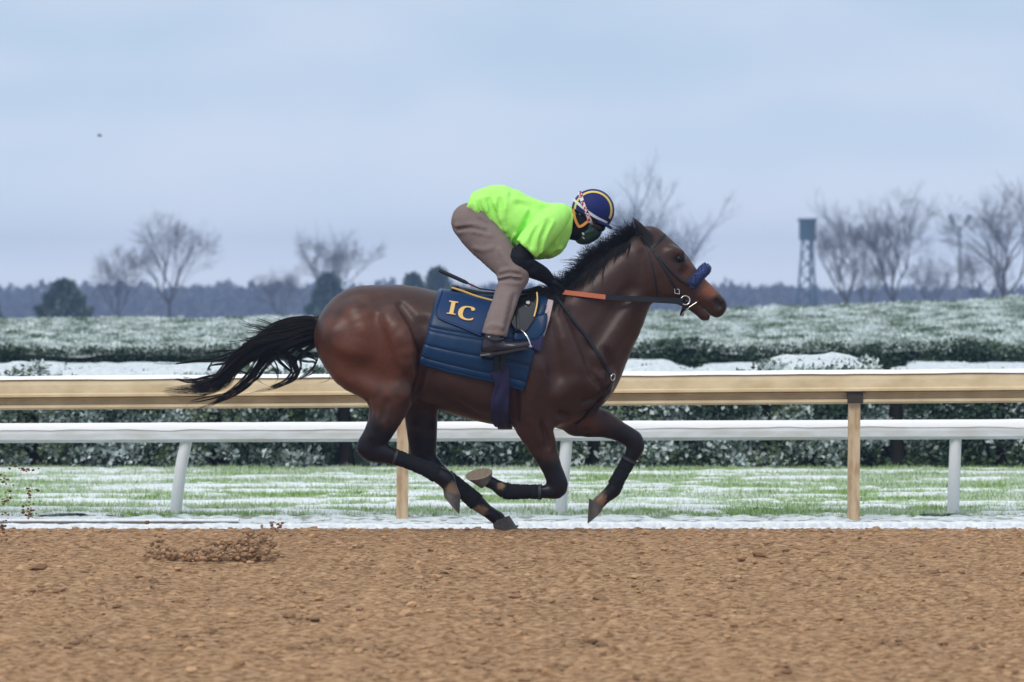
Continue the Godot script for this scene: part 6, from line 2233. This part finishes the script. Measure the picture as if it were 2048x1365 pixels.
	var hel := put("helmet", dome.mesh(), M.helmet_cover, rider)
	var onto := func(u: float, v: float) -> Vector3:
		var e := maxf(0.0, 1.0 - (pow(u - hc.x, 2.0) + pow(v - hc.y, 2.0)) / (HR * HR))
		var p := P(u, v, 0)
		return Vector3(p.x, p.y, HW / S * sqrt(e))
	var nrm := func(p: Vector3) -> Vector3: return Vector3((p.x - C.x) / (HR * HR), (p.y - C.y) / (HR * HR), p.z / (HW * HW)).normalized()
	for s in [1.0, -1.0]:
		var zs: float = 20.5 * s
		var rr := HR * sqrt(1.0 - pow(zs / HW, 2.0))
		var pts := []
		for k in 40:
			var a := deg_to_rad(lerpf(-27.0, 180.0, k / 39.0))
			pts.append(C + Vector3(cos(a) * rr, sin(a) * rr, zs) / S)
		var rib := Soup.new()
		rib.ribbon(pts, pts.map(nrm), 6.8 / S, 0.7 / S)
		put("stripe", rib.mesh(), M.yellow, hel)
	var rimc := C - ax * 14.0 / S
	var peak := Soup.new()
	var pp := []
	for k in 17:
		var a := deg_to_rad(lerpf(-70, 70, k / 16.0))
		var d := fw * cos(a) * 41.0 + Vector3(0, 0, 1) * sin(a) * 37.0
		var b0 := rimc + d / S
		var b1 := b0 + (fw * 9.5 * pow(cos(a), 0.8) - ax * 3.0) / S
		pp.append([b0, b1])
	for k in 16:
		var n2: Vector3 = ax * 1.6 / S
		var q0: Vector3 = pp[k][0]
		var q1: Vector3 = pp[k][1]
		var q2: Vector3 = pp[k + 1][1]
		var q3: Vector3 = pp[k + 1][0]
		peak.flat(q0 + n2, q1 + n2, q2 + n2, q3 + n2)
		peak.flat(q3 - n2, q2 - n2, q1 - n2, q0 - n2)
		peak.flat(q1 + n2, q1 - n2, q2 - n2, q2 + n2)
	put("peak", peak.mesh(), M.helmet_cover, hel)
	var rim := Soup.new()
	var rp := []
	for k in 37:
		var a := TAU * k / 36.0
		rp.append(rimc + (fw * cos(a) * 40.6 + Vector3(0, 0, 1) * sin(a) * 36.4) / S)
	rim.tube(rp, rp.map(func(_q): return 1.6 / S), 6, false)
	put("rim", rim.mesh(), M.helmet_cover, hel)
	for bnd in [["goggle_strap", M.pale_strap, [[1147, 399], [1155, 407], [1166, 417], [1178, 427], [1192, 436], [1206, 443], [1213, 446]], 5.5, 1.2]]:
		var q := curve(bnd[2].map(func(w): return onto.call(w[0], w[1])), 30)
		var so := Soup.new()
		so.ribbon(q, q.map(nrm), bnd[3] / S, bnd[4] / S)
		put(bnd[0], so.mesh(), bnd[1], hel)
	# printed goggle strap: small blocks of red, white and black print
	var R := RandomNumberGenerator.new()
	R.seed = 6
	var line := curve([Vector2(1160, 385), Vector2(1163, 396), Vector2(1166, 408), Vector2(1171, 421), Vector2(1176, 433), Vector2(1181, 445)], 34).map(func(w): return onto.call(w.x, w.y))
	line.append(P(1182, 448, 24 / S))
	var ps2 := Soup.new()
	for k in line.size() - 1:
		var t: Vector3 = (line[k + 1] - line[k]).normalized()
		for h in 3:
			var col := R.randf()
			ps2.col = lin(214, 214, 220) if col < 0.5 else lin(196, 70, 96) if col < 0.75 else lin(24, 24, 34)
			var n3: Vector3 = nrm.call(line[k])
			var sd := t.cross(n3).normalized() * 7.6 / S
			var f0 := (h / 3.0 - 0.5)
			var f1 := ((h + 1) / 3.0 - 0.5)
			var up := n3 * 2.6 / S
			ps2.flat(line[k] + sd * f0 + up, line[k] + sd * f1 + up, line[k + 1] + sd * f1 + up, line[k + 1] + sd * f0 + up)
	ps2.col = lin(150, 60, 80)
	var lowl := line.map(func(w): return w + nrm.call(w) * 0.9 / S)
	ps2.ribbon(lowl, line.map(nrm), 7.8 / S, 1.4 / S)
	put("printed_strap", ps2.mesh(), M.print_strap, hel)
	# chin strap
	for seg in [[[1146, 418, 30], [1148, 430, 31], [1152, 443, 31], [1158, 454, 29]], [[1157, 454, 29], [1164, 452, 30.5], [1171, 447, 30], [1178, 441, 29.5]]]:
		for s in [1.0, -1.0]:
			var cl := curve(seg.map(func(w): return P(w[0], w[1], w[2] * s / S)), 9)
			var so3 := Soup.new()
			so3.ribbon(cl, cl.map(func(_w): return Vector3(-0.1, 0, s).normalized()), 5.6 / S, 1.6 / S)
			put("chin_strap", so3.mesh(), M.orange_strap, hel)
	# --- whip tucked behind the hand
	var whip := thing("riding_whip", "black riding whip with padded grip sticking out behind the rider's thigh", "whip", P(930, 565, 0.06))
	var grip := Soup.new()
	grip.tube(curve([P(878, 541, 30 / S), P(905, 553, 30 / S), P(936, 567, 30 / S)], 8), [3.2, 4.0, 4.0, 4.0, 4.0, 4.0, 3.8, 2.6].map(func(r): return r / S), 10)
	put("handle", grip.mesh(), M.whip, whip)
	var shaft := Soup.new()
	shaft.tube([P(936, 567, 30 / S), P(960, 578, 30 / S), P(1010, 584, 30 / S), P(1070, 582, 30 / S), P(1112, 579, 33 / S)], [1.7 / S, 1.5 / S, 1.4 / S, 1.3 / S, 1.2 / S], 6)
	put("shaft", shaft.mesh(), M.whip, whip)
	var band := Soup.new()
	band.tube([P(941, 569.3, 30 / S), P(948, 572.5, 30 / S)], [2.1 / S, 2.1 / S], 8)
	put("collar", band.mesh(), M.red_tape, whip)
